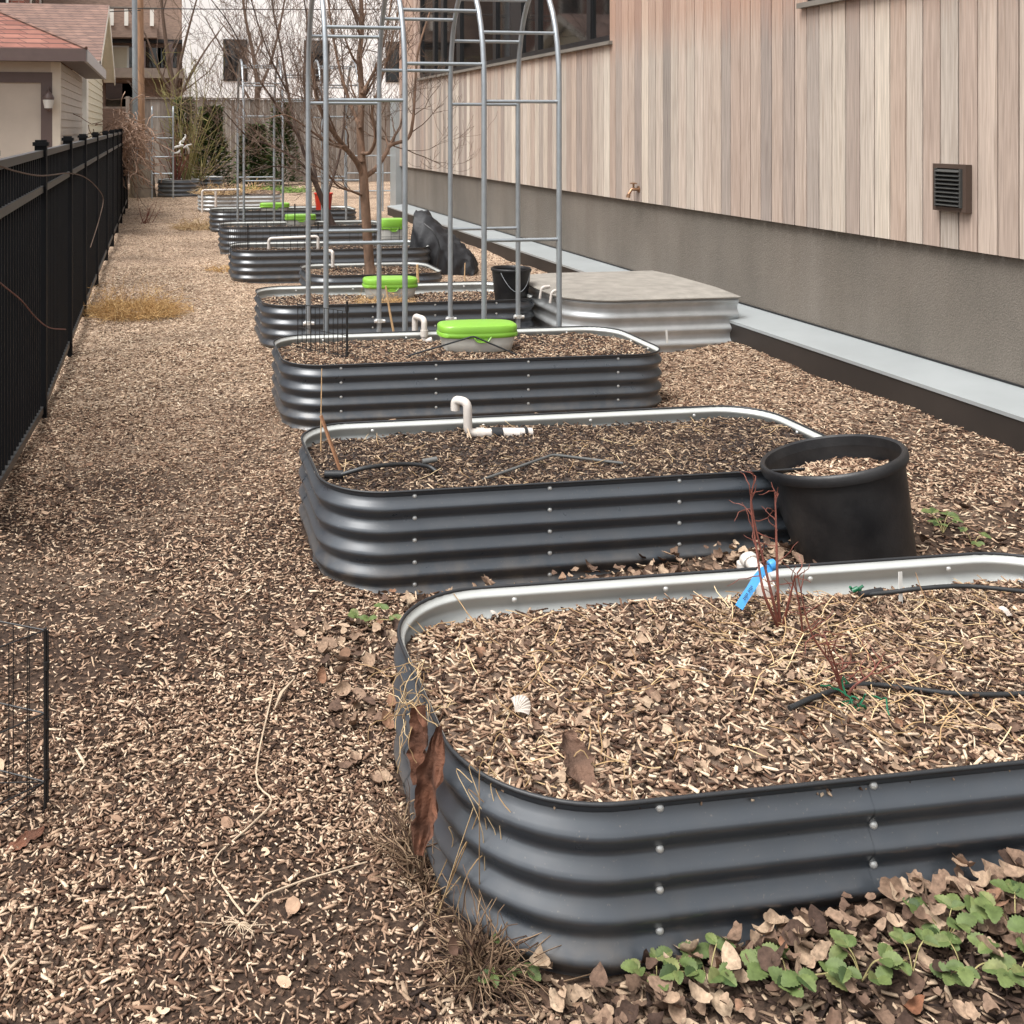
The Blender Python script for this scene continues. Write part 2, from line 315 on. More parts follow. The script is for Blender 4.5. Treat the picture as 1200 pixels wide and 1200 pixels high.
# ------------------------------------------------------------------ scatter helpers
def chips(name, P, mat, L=(.014,.042), W=(.004,.012), tilt=.28, parent=None, seed=0, tw=.24):
    P = np.asarray(P, float); N = len(P); g = np.random.default_rng(100+seed)
    l = (L[0]+(L[1]-L[0])*g.random(N)**1.7)*(1+.7*(g.random(N) > .965)); w = np.minimum(g.uniform(*W, N), l*.6); t = g.uniform(.0018, .005, N)
    yaw = g.uniform(0, 2*np.pi, N); pt = g.normal(0, tilt, N); ro = g.normal(0, tw, N)
    d = np.stack([np.cos(yaw)*np.cos(pt), np.sin(yaw)*np.cos(pt), np.sin(pt)], 1)
    sd = np.stack([-np.sin(yaw), np.cos(yaw), np.zeros(N)], 1); up = np.cross(d, sd)
    s2 = sd*np.cos(ro)[:,None]+up*np.sin(ro)[:,None]; u2 = np.cross(d, s2)
    tp = g.uniform(.3, 1, N); te = g.uniform(.5, 1, N); sk = g.uniform(-.25, .25, N)
    V = np.empty((N, 8, 3)); k = 0
    for iz in (-.5, .5):
        for iy in (-.5, .5):
            for ix in (-.5, .5):
                wf = tp if ix > 0 else te
                V[:, k] = P + d*((ix+sk*iy)*l)[:,None] + s2*(iy*w*wf)[:,None] + u2*(iz*t)[:,None]; k += 1
    q = np.array([(0,2,3,1),(4,5,7,6),(0,1,5,4),(2,6,7,3),(0,4,6,2),(1,3,7,5)])
    Fq = (np.arange(N)[:,None,None]*8+q[None]).reshape(-1, 4)
    return raw_mesh(name, V.reshape(-1, 3), Fq, mat, kind='stuff', parent=parent)
def leaves(name, P, mat, size=(.03,.07), curl=1.0, seed=0, lobed=True, flat=.36, kind='stuff', parent=None):
    P = np.asarray(P, float); N = len(P); g = np.random.default_rng(300+seed)
    K = 18; a = np.linspace(0, 2*np.pi, K, endpoint=False)
    V = np.empty((N, K+1+K, 3)); s = g.uniform(*size, N); yaw = g.uniform(0, 2*np.pi, N)
    pit = g.normal(0, flat, N); rol = g.normal(0, flat, N); cu = g.uniform(.1, .8, N)*curl; cv = g.uniform(-.4, .7, N)*curl
    asp = g.uniform(.5, .85, N); ph = g.uniform(0, 6.28, N); am = (g.uniform(.02, .15, N) if lobed else np.zeros(N))
    def pt(rad, ang):
        rr = rad*(1-.12*(1-np.cos(ang)))*(1+am[:,None]*np.cos(5*ang[None]+ph[:,None]*.2)+.03*np.sin(9*ang[None]+ph[:,None]))
        x = rr*np.cos(ang)[None]; y = rr*np.sin(ang)[None]*asp[:,None]
        z = cu[:,None]*x*x*.9+cv[:,None]*y*y*1.6+.10*np.sin(3*x+ph[:,None])*rad+.12*np.abs(y)
        return np.stack([x, y, z], 2)
    o = np.concatenate([np.zeros((N,1,3)), pt(.55, a), pt(1.0, a)], 1)*s[:,None,None]
    cy, sy = np.cos(yaw), np.sin(yaw)
    def rot(o, i, j, c, sn):
        q = o.copy(); q[...,i] = o[...,i]*c[:,None]-o[...,j]*sn[:,None]; q[...,j] = o[...,i]*sn[:,None]+o[...,j]*c[:,None]; return q
    o = rot(o, 0, 2, np.cos(pit), np.sin(pit)); o = rot(o, 1, 2, np.cos(rol), np.sin(rol)); o = rot(o, 0, 1, cy, sy)
    V = o+P[:,None]
    tri = [(0, 1+i, 1+(i+1)%K) for i in range(K)]
    for i in range(K):
        j = (i+1) % K; tri += [(1+i, 1+K+i, 1+K+j), (1+i, 1+K+j, 1+j)]
    Fq = (np.arange(N)[:,None,None]*(2*K+1)+np.array(tri)[None]).reshape(-1, 3)
    return raw_mesh(name, V.reshape(-1, 3), Fq, mat, smooth=True, kind=kind, parent=parent)
def strand(p, d, L, n=5, wob=.25, grav=0.0, r=rnd):
    p = Vector(p); d = Vector(d).normalized(); out = [p.copy()]
    for _ in range(n):
        d = (d+Vector((r.gauss(0, wob), r.gauss(0, wob), r.gauss(0, wob)-grav))).normalized(); p = p+d*(L/n); out.append(p.copy())
    return out
def tuft(mb, c, N, rad, hgt, r=.0012, lean=.8, grav=.2, wob=.2, n=5, sides=3):
    for _ in range(N):
        a = rnd.uniform(0, 6.283); q = rnd.random()**.5*rad
        p = (c[0]+q*math.cos(a), c[1]+q*math.sin(a), c[2])
        aa = a+rnd.gauss(0, .8); d = (math.cos(aa)*lean*rnd.random(), math.sin(aa)*lean*rnd.random(), rnd.uniform(.3, 1))
        mb.tube(strand(p, d, hgt*rnd.uniform(.5, 1.2), n, wob, grav), [r*(1-.5*i/n) for i in range(n+1)], sides, cap=False)
def bend_path(pts, rad=.03, n=5):
    pts = [Vector(p) for p in pts]; out = [pts[0]]
    for a, b, c in zip(pts, pts[1:], pts[2:]):
        u = (a-b).normalized(); v = (c-b).normalized(); k = min(rad, (a-b).length*.45, (c-b).length*.45)
        for i in range(n+1):
            t = i/n; out.append((b+u*k)*(1-t)**2+b*2*t*(1-t)+(b+v*k)*t*t)
    out.append(pts[-1]); return out
def smooth_path(pts, n=6):
    P = [Vector(p) for p in pts]; P = [P[0]*2-P[1]]+P+[P[-1]*2-P[-2]]; out = []
    for i in range(1, len(P)-2):
        a, b, c, d = P[i-1:i+3]
        for k in range(n):
            t = k/n; out.append(.5*((2*b)+(c-a)*t+(2*a-5*b+4*c-d)*t*t+(3*b-a-3*c+d)*t**3))
    out.append(P[-2]); return out
# ================================================================== SETTING
def axis(segs):
    out = []
    for a, b, st in segs: out += list(np.arange(a, b-1e-6, st))
    return np.array(out+[segs[-1][1]])
gx = axis([(-400,-60,60),(-60,-8,6),(-8,-1.4,.6),(-1.4,4.8,.05),(4.8,12,.8),(12,60,8),(60,400,60)])
gy = axis([(-60,-4,8),(-4,.8,.4),(.8,8,.04),(8,20,.08),(20,34,.3),(34,60,4),(60,600,60)])
GX, GY = np.meshgrid(gx, gy); GZ = gz(GX, GY)
ins = (GX > -1.4) & (GX < 4.8) & (GY > .8) & (GY < 8)
GZ = GZ+np.where(ins, np.random.default_rng(3).normal(0, .003, GZ.shape), 0)
nx, ny = len(gx), len(gy); ii = np.arange(nx*ny).reshape(ny, nx)
raw_mesh('ground', np.stack([GX.ravel(), GY.ravel(), GZ.ravel()], 1), np.stack([ii[:-1,:-1].ravel(), ii[:-1,1:].ravel(), ii[1:,1:].ravel(), ii[1:,:-1].ravel()], 1), M['ground'], smooth=True, kind='structure')

# ------------------------------------------------------------------ raised beds
bolt_mb = MB(); bolt_mb.lathe([(.0086,0),(.0086,.0015),(.0074,.0044),(.0045,.0066),(0,.0074)], 10)
BOLT = bolt_mb.build('bolt', M['zincbolt'], smooth=True); BOLT_ME = BOLT.data; bpy.data.objects.remove(BOLT)
class Bed: pass
def make_bed(x0, x1, y0, y1, top, rz=0, r=.235, bot=-.06, label='', n_long=3, n_short=1, bolts=True, outer='slate', lip='rim', per=.08, amp=.0125, group='corrugated raised beds beside the mulch path', name='raised_bed', cat='raised bed', rim_r=.005):
    b = Bed(); b.c = Vector(((x0+x1)/2, (y0+y1)/2, 0)); b.hx, b.hy, b.r, b.top, b.rz = (x1-x0)/2, (y1-y0)/2, min(r, (y1-y0)/2-.02), top, rz
    r = b.r; hx, hy = b.hx, b.hy; sl, ss, arc = 2*(hx-r), 2*(hy-r), math.pi*r/2
    def P(s):                                    # front (left->right), right side, back, left side
        s = s % (2*(sl+ss)+4*arc)
        for k in range(4):
            L = sl if k % 2 == 0 else ss; an = k*math.pi/2
            def rt(x, y): return (x*math.cos(an)-y*math.sin(an), x*math.sin(an)+y*math.cos(an))
            a_, b_ = (hx, hy) if k % 2 == 0 else (hy, hx)
            if s <= L: q = rt(-(a_-r)+s, -b_); n = rt(0, -1); return (*q, *n)
            s -= L
            if s <= arc:
                t = s/r; q = rt(a_-r+r*math.sin(t), -(b_-r)-r*math.cos(t)); n = rt(math.sin(t), -math.cos(t)); return (*q, *n)
            s -= arc
        return P(0)
    b.P = P; per_len = 2*(sl+ss)+4*arc; b.per = per_len
    root = empty(name, (b.c.x, b.c.y, 0), label, cat, group, rz); b.root = root
    nz = max(8, int((top-bot)/per*12))
    def prof(z):
        q = 2*math.pi*(top-z-.06)/per; return amp*(math.cos(q)+math.cos(3*q)/14)/1.13*min(1, (top-z)/.02+.15)
    def sheet(sa, sb, off, zb, mat, nm, flip=False):
        k = max(2, int((sb-sa)/.035)); vs = []; fs = []
        for i in range(k+1):
            x, y, nx_, ny_ = P(sa+(sb-sa)*i/k)
            for j in range(nz+1):
                z = top-(top-zb)*j/nz; o = prof(z)+off; vs.append((x+nx_*o, y+ny_*o, z))
        for i in range(k):
            for j in range(nz):
                q = (i*(nz+1)+j, i*(nz+1)+j+1, (i+1)*(nz+1)+j+1, (i+1)*(nz+1)+j); fs.append(q[::-1] if flip else q)
        mb = MB(); mb.add(vs, fs); return mb.build(nm, mat, root, smooth=True)
    seams = []; s0 = 0.0; e = min(.11, ss*.22)
    cuts = [(-arc-e, e, 'corner_panel')]
    b.seams = []
    pos = 0.0; lst = []
    for k in range(4):
        L = sl if k % 2 == 0 else ss; n = n_long if k % 2 == 0 else n_short
        step = (L-2*e)/n
        for i in range(n): lst.append((pos+e+i*step, pos+e+(i+1)*step, 'side_panel'))
        lst.append((pos+L-e, pos+L+arc+e, 'corner_panel')); pos += L+arc
    for i, (sa, sb, nm) in enumerate(lst):
        sheet(sa-.022, sb, .0012*(i % 2)+.0006*(nm == 'corner_panel'), bot, M[outer], nm); b.seams.append(sa-.011)
    sheet(0, per_len, -.0035, max(bot, top-.2), M['inner'], 'inner_lining', True)
    N = int(per_len/.03); mb = MB()
    mb.tube([(P(per_len*i/N)[0], P(per_len*i/N)[1], top+.001) for i in range(N)], rim_r, 8, closed=True)
    mb.build('rim_trim', M[lip], root, smooth=True)
    if bolts:
        for s in b.seams:
            x, y, nx_, ny_ = P(s); d = .02
            while top-d > bot+.03:
                o = bpy.data.objects.new('bolt', BOLT_ME); COL.objects.link(o); o.parent = root
                oo = prof(top-d)+.0018; o.location = (x+nx_*oo, y+ny_*oo, top-d)
                o.rotation_euler = Vector((nx_, ny_, 0)).to_track_quat('Z', 'Y').to_euler(); d += per
            if s > sl*.9:                                                  # nut ends seen on the inside of the back wall
                o = bpy.data.objects.new('bolt', BOLT_ME); COL.objects.link(o); o.parent = root; d = .035
                oo = prof(top-d)-.005; o.location = (x+nx_*oo, y+ny_*oo, top-d); o.rotation_euler = Vector((-nx_, -ny_, 0)).to_track_quat('Z', 'Y').to_euler()
    c, s_ = math.cos(rz), math.sin(rz)
    b.W = lambda x, y, z=0: Vector((b.c.x+x*c-y*s_, b.c.y+x*s_+y*c, z))
    b.L = lambda X, Y: ((X-b.c.x)*c+(Y-b.c.y)*s_, -(X-b.c.x)*s_+(Y-b.c.y)*c)
    return b
def fill_bed(b, z_front, z_back, mat_soil, label, n_chip=0, chip=None, bumps=.012, seed=0, L=(.014,.04), W=(.003,.010), name='bed_mulch', extra=None, tilt=.32):
    def sz(x, y):                                # local coordinates
        v = (np.asarray(y)/b.hy+1)/2; x = np.asarray(x)
        z = z_front+(z_back-z_front)*v+bumps*(np.sin(5*x+2*y+seed)*.5+np.sin(9*y-4*x+seed*2)*.35+np.sin(17*x+13*y)*.25)
        if extra: z = z+extra(x, y)
        return z
    b.sz = sz; b.top_at = lambda X, Y: float(sz(*b.L(X, Y)))
    N = max(24, int(b.per/.05)); K = max(6, int(b.hy/.035)); vs = []; fs = []
    for k in range(K, -1, -1):
        t = k/K
        for i in range(N):
            x, y, nx_, ny_ = b.P(b.per*i/N); x -= nx_*.012; y -= ny_*.012; vs.append(b.W(x*t, y*t, 0))
    A = np.array([tuple(v) for v in vs]); lx = []; 
    c, s_ = math.cos(b.rz), math.sin(b.rz); dx, dy = A[:,0]-b.c.x, A[:,1]-b.c.y
    X_, Y_ = dx*c+dy*s_, -dx*s_+dy*c; A[:,2] = sz(X_, Y_)
    for k in range(K):
        for i in range(N):
            j = (i+1) % N; fs.append((k*N+i, k*N+j, (k+1)*N+j, (k+1)*N+i))
    g = np.random.default_rng(50+seed); V = A; Fq = np.array(fs)
    o = raw_mesh(name, V, Fq, M[mat_soil], smooth=True, kind='stuff'); tag(o, label, 'mulch')
    if n_chip:
        x = g.uniform(-b.hx, b.hx, n_chip*2); y = g.uniform(-b.hy, b.hy, n_chip*2); r = b.r
        qx, qy = np.abs(x)-(b.hx-r), np.abs(y)-(b.hy-r); ok = ~((qx > 0) & (qy > 0) & (qx*qx+qy*qy > (r-.02)**2)) & (np.abs(x) < b.hx-.016) & (np.abs(y) < b.hy-.016)
        x, y = x[ok][:n_chip], y[ok][:n_chip]; z = sz(x, y)+g.uniform(-.001, .011, len(x))
        c, s_ = math.cos(b.rz), math.sin(b.rz)
        P = np.stack([b.c.x+x*c-y*s_, b.c.y+x*s_+y*c, z], 1)
        oc = chips(name+'_chips', P, M[chip], L, W, tilt, seed=seed)
        # the chips belong to the same mulch: one object
        with_join(o, oc)
    return o
def with_join(a, b2):
    me1, me2 = a.data, b2.data
    def arr(me):
        v = np.empty(len(me.vertices)*3, np.float32); me.vertices.foreach_get('co', v)
        l = np.empty(len(me.loops), np.int32); me.loops.foreach_get('vertex_index', l)
        ls = np.empty(len(me.polygons), np.int32); me.polygons.foreach_get('loop_start', ls)
        lt = np.empty(len(me.polygons), np.int32); me.polygons.foreach_get('loop_total', lt)
        sm = np.empty(len(me.polygons), bool); me.polygons.foreach_get('use_smooth', sm)
        return v, l, ls, lt, sm
    v1, l1, s1, t1, m1 = arr(me1); v2, l2, s2, t2, m2 = arr(me2); n1 = len(v1)//3
    me = bpy.data.meshes.new(a.name); me.vertices.add((len(v1)+len(v2))//3); me.vertices.foreach_set('co', np.concatenate([v1, v2]))
    me.loops.add(len(l1)+len(l2)); me.loops.foreach_set('vertex_index', np.concatenate([l1, l2+n1]))
    me.polygons.add(len(s1)+len(s2)); me.polygons.foreach_set('loop_start', np.concatenate([s1, s2+len(l1)])); me.polygons.foreach_set('loop_total', np.concatenate([t1, t2]))
    me.polygons.foreach_set('use_smooth', np.concatenate([m1, m2]))
    me.materials.append(me1.materials[0]); me.materials.append(me2.materials[0])
    me.polygons.foreach_set('material_index', np.concatenate([np.zeros(len(s1), np.int32), np.ones(len(s2), np.int32)]))
    me.update(calc_edges=True); a.data = me; bpy.data.objects.remove(b2)
R = math.radians
B1 = make_bed(  .605, 2.74, 1.93, 2.915, .345, R(-.8), r=.29, label='nearest dark grey corrugated raised bed, holding the twiggy shrub with the blue tag')
B2 = make_bed(.595, 2.80, 3.745, 4.665, .345, R(-.3), label='dark grey corrugated raised bed with the big tilted black pot at its corner')
B3 = make_bed(.70, 2.99, 5.86, 6.76, .335, R(-.8), label='dark grey corrugated raised bed holding the lime-lidded tub nearest the camera', r=.23)
B4 = make_bed(.78, 2.92, 7.86, 8.86, .34, R(-.4), label='dark grey corrugated raised bed with the small black bucket in its right end')
BT = make_bed(1.35, 2.62, 9.5, 10.4, .33, 0, label='short corrugated raised bed that the bare fruit tree grows from', bolts=False, n_long=2)
B5 = make_bed(.80, 3.02, 11.5, 12.4, .34, R(-.5), label='dark grey corrugated raised bed ringed by low black wire, just past the fruit tree bed', bolts=False)
B6 = make_bed(.84, 3.1, 14.3, 15.2, .34, 0, label='dark grey corrugated raised bed with the lime tub close to the shrubby tree', bolts=False)
B7 = make_bed(.84, 3.2, 17.0, 17.95, .35, 0, label='farthest of the dark grey raised beds, with a galvanized arch rising in front of it', bolts=False)
B8 = make_bed(.82, 2.5, 21.6, 22.6, .33, 0, label='grey galvanized raised bed full of dry straw with a white pipe arch', r=.3, bolts=False, outer='galv', rim_r=.006)
B9 = make_bed(.0, 1.02, 26.2, 27.2, .42, 0, label='small round striped steel bed under the short trellis at the path end', r=.48, bolts=False, n_long=1, n_short=1, outer='slate', lip='galv', per=.105, amp=.012, group='small steel beds at the end of the path')
B10 = make_bed(1.0, 1.68, 27.6, 28.4, .42, 0, label='small round striped steel bed behind and beside the short trellis bed', r=.38, bolts=False, n_long=1, n_short=1, outer='slate', lip='galv', per=.105, amp=.012, group='small steel beds at the end of the path')
f1 = lambda x, y: .022*np.exp(-((x+.45)**2+(y+.05)**2)/.25) - .012*sst(.30, .42, y) 
fill_bed(B1, .313, .275, 'pale_soil', 'pale wood chips and shredded bark mounded in the nearest raised bed', 15000, 'chip', .012, 1, (.012,.036), (.003,.010), extra=f1)
fill_bed(B2, .300, .288, 'soil', 'dark brown shredded mulch in the raised bed behind the nearest one', 13000, 'chip_dark', .014, 2, (.010,.032), (.002,.007))
fill_bed(B3, .285, .282, 'soil', 'brown chipped mulch in the bed under the nearest lime-lidded tub', 8000, 'chip', .012, 3, (.012,.034), (.003,.008))
fill_bed(B4, .27, .255, 'soil', 'brown chipped mulch in the bed with the small black bucket', 4500, 'chip', .012, 4, (.014,.04), (.004,.01))
fill_bed(BT, .285, .28, 'soil', 'brown mulch around the fruit tree trunk in its short bed', 2200, 'chip', .012, 5, (.016,.045), (.004,.012))
fill_bed(B5, .28, .275, 'soil', 'brown mulch in the wire-ringed bed past the fruit tree', 2500, 'chip_dark', .012, 6, (.016,.05), (.005,.012))
fill_bed(B6, .28, .275, 'soil', 'brown mulch in the bed with the shrubby tree', 1500, 'chip_dark', .012, 7, (.02,.06), (.006,.014))
fill_bed(B7, .29, .285, 'soil', 'brown mulch in the farthest dark grey bed', 1500, 'chip_dark', .012, 8, (.02,.06), (.006,.014))
fill_bed(B8, .33, .36, 'pale_soil', 'dry straw and mulch heaped in the pale galvanized bed', 1200, 'chip', .03, 9, (.03,.09), (.006,.012))
fill_bed(B9, .36, .37, 'soil', 'dark soil in the small round bed under the short trellis', 0)
fill_bed(B10, .36, .37, 'soil', 'dark soil in the small round bed behind the short trellis bed', 0)
BEDS = [B1,B2,B3,B4,BT,B5,B6,B7,B8,B9,B10]

# ------------------------------------------------------------------ loose mulch on the ground
def inbed(x, y, pad=.01):
    k = np.zeros(len(x), bool)
    for b in BEDS:
        c, s_ = math.cos(b.rz), math.sin(b.rz); dx, dy = x-b.c.x, y-b.c.y; lx, ly = np.abs(dx*c+dy*s_), np.abs(-dx*s_+dy*c)
        qx, qy = np.maximum(lx-(b.hx-b.r), 0), np.maximum(ly-(b.hy-b.r), 0)
        k |= (qx*qx+qy*qy < (b.r+pad)**2) & (lx < b.hx+pad) & (ly < b.hy+pad)
    k |= (x > 2.97) & (y > 7.42) & (y < 8.8)
    return k
def scatter(x0, x1, y0, y1, N, seed, thin=0.0):
    g = np.random.default_rng(seed); x = g.uniform(x0, x1, N); y = g.uniform(y0, y1, N); keep = ~inbed(x, y)
    if thin:
        x_ = x+.12*np.sin(5*y+2*x)+.05*np.sin(17*y); q = np.sin(2.3*x_+1.1*y)+.5*np.sin(8*x_-5*y)+np.sin(1.2*y-3.1*x+2)+.7*np.sin(5.1*x+2.7*y+1)+.5*np.sin(9*y+4*x)
        w = np.exp(-((x_-.3)**2/.07+(y-2.05)**2/.35))*2.0+np.exp(-((x_+.25)**2/.09+(y-1.75)**2/.06))*1.4+np.exp(-((x_+.15)**2/.12+(y-3.7)**2/.4))*1.5+np.exp(-((x_+.3)**2/.06+(y-6.6)**2/.12))*1.6+np.exp(-((x+.2)**2/.1+(y-5.4)**2/.3))*1.0
        keep &= g.random(N) > thin*np.clip(.18+.26*q+.6*w, 0, .93)
    x, y = x[keep], y[keep]; return np.stack([x, y, gz(x, y)+g.uniform(-.001, .009, len(x))], 1)
P = np.concatenate([scatter(-1.1, .75, 1.45, 3.0, 11000, 1, .97), scatter(-1.1, .9, 3.0, 5.2, 11000, 2, .9), scatter(-.95, .95, 5.2, 8.2, 12000, 3, .7)])
P2 = np.concatenate([scatter(-1.0, .95, 6.4, 8.2, 5000, 8, .3), scatter(-.95, 1.0, 8.2, 13, 13000, 4, .2), scatter(-.9, 1.2, 13, 26, 9000, 5)])
o = chips('wood_chips', P2, M['chip_pale'], (.012,.045), (.004,.013), .24, seed=9); tag(o, 'paler fresh wood chips on the far half of the path', 'wood chips')
Pf = np.concatenate([scatter(-1.1, .75, 1.45, 3.2, 44000, 6, .42), scatter(-1.1, .9, 3.2, 6.5, 34000, 7, .4)]); o = chips('mulch_fines', Pf, M['chip_fine'], (.006,.022), (.002,.007), .22, seed=10); tag(o, 'fine brown crumbs of old mulch in the near half of the path', 'mulch')
Pb = scatter(-1.1, .8, 1.45, 7, 1500, 16, .5); P = np.concatenate([P, Pb])
o = chips('wood_chips', P, M['chip'], (.010,.036), (.003,.012), .22, seed=1); tag(o, 'pale wood chip mulch strewn along the path between fence and beds', 'wood chips')
P = np.concatenate([scatter(.6, 4.3, 2.85, 4.4, 11000, 11), scatter(2.7, 4.35, 4.2, 7.5, 17000, 12), scatter(.7, 3.2, 4.6, 8.0, 7000, 13), scatter(2.5, 4.4, 8.7, 18, 5500, 14)])
o = chips('wood_chips', P, M['chip'], (.014,.042), (.004,.012), .26, seed=2); tag(o, 'wood chip mulch lying between the raised beds and the building', 'wood chips')
P = np.concatenate([scatter(.45, 2.0, 1.4, 1.98, 5000, 21)])
o = chips('wood_chips', P, M['chip_dark'], (.014,.04), (.004,.012), .3, seed=3); tag(o, 'dark chips and bark around the strawberry plants', 'wood chips')
def lf(N, x0, x1, y0, y1, seed, zz=.012, f=None):
    g = np.random.default_rng(seed); x = g.uniform(x0, x1, N); y = g.uniform(y0, y1, N); k = ~inbed(x, y, .02)
    if f is not None: k &= f(x, y, g)
    x, y = x[k], y[k]; return np.stack([x, y, gz(x, y)+g.uniform(.004, zz, len(x))], 1)
P = np.concatenate([lf(620, .68, 2.1, 1.45, 1.96, 31, .045), lf(240, .9, 2.1, 1.8, 1.96, 33, .055)])
o = leaves('fallen_leaves', P, M['leaf'], (.010,.030), 1.3, 1); tag(o, 'curled tan dead leaves along the front of the nearest bed', 'dead leaves')
P = np.concatenate([lf(420, .75, 2.6, 2.95, 3.72, 32, .05), lf(240, 1.5, 2.6, 3.4, 3.72, 34, .06), lf(130, .45, 1.0, 2.6, 3.5, 35, .025), lf(120, 2.6, 3.7, 3.0, 4.2, 36, .03)])
o = leaves('fallen_leaves', P, M['leaf'], (.011,.030), 1.3, 2); tag(o, 'dead leaves drifted between the two nearest raised beds', 'dead leaves')
g = np.random.default_rng(44); x = g.uniform(-.95, .95, 420); y = g.uniform(-.45, .42, 420); c_, s_ = math.cos(B1.rz), math.sin(B1.rz)
P = np.stack([B1.c.x+x*c_-y*s_, B1.c.y+x*s_+y*c_, B1.sz(x, y)+g.uniform(.006, .02, 420)], 1)
o = leaves('fallen_leaves', P, M['leaf'], (.007,.02), 1.2, 3); tag(o, 'small brown leaf pieces on top of the nearest bed', 'dead leaves')
P = lf(90, -.95, .6, 1.45, 6, 37, .012); o = leaves('bark_flakes', P, M['chip'], (.010,.024), .5, 4, lobed=False, flat=.2); tag(o, 'larger pale bark flakes dotted over the path', 'bark flakes')
g = np.random.default_rng(45); N_ = 5200; x = g.uniform(-.75, 1.0, N_); y = g.uniform(-.36, .42, N_); w_ = sst(-.5, .5, x)*.75+sst(0, .4, y)*.6; k = (g.random(N_) < np.clip(w_, 0, 1)) & ~((np.abs(x) > .73) & (np.abs(y) > .2)); x, y = x[k], y[k]
P = np.stack([B1.c.x+x*c_-y*s_, B1.c.y+x*s_+y*c_, B1.sz(x, y)+g.uniform(.003, .013, len(x))], 1)
o = chips('bark_shreds', P, M['chip_dark'], (.012,.05), (.0015,.005), .35, seed=5); tag(o, 'dark shredded bark spread over the right side of the nearest bed', 'bark shreds')
# shredded straw and grass lying over the nearest bed and at its left rim
mb = MB()
for _ in range(720):
    x, y = rnd.uniform(-.2, 1.0), rnd.uniform(-.40, .40)
    if rnd.random() < .3: x = rnd.uniform(-1.0, .2)
    p = B1.W(x, y, float(B1.sz(x, y))+.008); a = rnd.uniform(0, 6.28)
    mb.tube(strand(p, (math.cos(a), math.sin(a), rnd.uniform(0, .35)), rnd.uniform(.04, .14), 4, .22, .06), .0013, 3, cap=False)
o = mb.build('dry_grass_litter', M['straw'], smooth=True); tag(o, 'thin dry straw tangled over the right side of the nearest bed', 'straw', kind='stuff')
mb = MB()
for _ in range(150):
    x, y = rnd.uniform(-1.0, 1.0), rnd.uniform(-.40, .40); p = B2.W(x, y, float(B2.sz(x, y))+.006); a = rnd.uniform(0, 6.28)
    mb.tube(strand(p, (math.cos(a), math.sin(a), rnd.uniform(0, .35)), rnd.uniform(.04, .12), 4, .22, .06), .0011, 3, cap=False)
o = mb.build('dry_grass_litter', M['straw'], smooth=True); tag(o, 'thin pale roots and straw on the dark mulch of the second bed', 'straw', kind='stuff')

# ================================================================== BLACK METAL FENCE
FX = -.65
fence = empty('metal_fence', (FX, 9, 0), 'black metal picket fence running along the left edge of the path', 'fence')
py = [4.3, 6.22, 8.04, 9.62, 11.55, 13.75, 15.6, 17.4, 19.2, 21.0, 22.8]
ztop = lambda y: 1.545+.006*(y-6)
for y in py:
    zt = ztop(y); mb = MB(); mb.box(-.032, .032, y-9-.032, y-9+.032, -.05, zt+.012); o = mb.build('post', M['fence'], fence)
    mb = MB(); mb.box(-.042, .042, y-9-.042, y-9+.042, zt+.012, zt+.034); mb.box(-.03, .03, y-9-.03, y-9+.03, zt+.034, zt+.046); mb.build('cap', M['fence'], o)
for a, b in zip(py, py[1:]):
    za, zb = ztop(a)-.03, ztop(b)-.03; mb = MB(); ya, yb = a-9+.033, b-9-.033
    for dz, nm in ((0, 'top_rail'), (-.20, 'middle_rail'), (-1.44, 'bottom_rail')):
        mb = MB(); lift = .15 if (a < 5 and dz < -1) else 0; mb.bar((0, ya, za+dz+lift), (0, yb, zb+dz), .036, .038); mb.build(nm, M['fence_rail'], fence)
    n = int((b-a)/.098); mb = MB()
    for i in range(1, n+1):
        y = ya+(yb-ya)*i/(n+1); z = za+(zb-za)*i/(n+1); mb.box(-.009, .009, y-.009, y+.009, .06+(.15*(1-i/(n+1)) if a < 5 else 0), z-.018)
    mb.build('picket_panel', M['fence'], fence)
# ================================================================== WIRE FOLDING FENCE at left edge
p0 = at(53, 955); pz = .44
wf = empty('wire_fence', (p0.x, p0.y, gzf(p0.x, p0.y)), 'low folding black wire garden fence standing at the left edge of the path', 'wire fence')
mb = MB(); mb.tube([(0,0,-.05), (0,0,pz)], .0042, 8); mb.tube([(.006,0,.02), (.006,0,pz-.005)], .0028, 6)
for z in (.08, .2, .34): mb.tube([(.003,0,z), (.003,0,z+.02)], .0075, 8)
mb.build('hinge_post', M['wire'], wf, smooth=True)
for (dx, dy) in ((-.50, -.36), (-.52, .30)):
    mb = MB()
    for z in (.07, pz-.005, .235):
        mb.tube([(0,0,z), (dx,dy,z)], .0022, 6)
    for i in range(1, 13):
        t = i/13; mb.tube([(dx*t, dy*t, .02 if i % 2 else .07), (dx*t, dy*t, pz-.005)], .0014, 5)
    mb.tube([(0,0,.07), (dx*.5,dy*.5,.0)], .0018, 5)
    mb.build('wire_panel', M['wire'], wf, smooth=True)

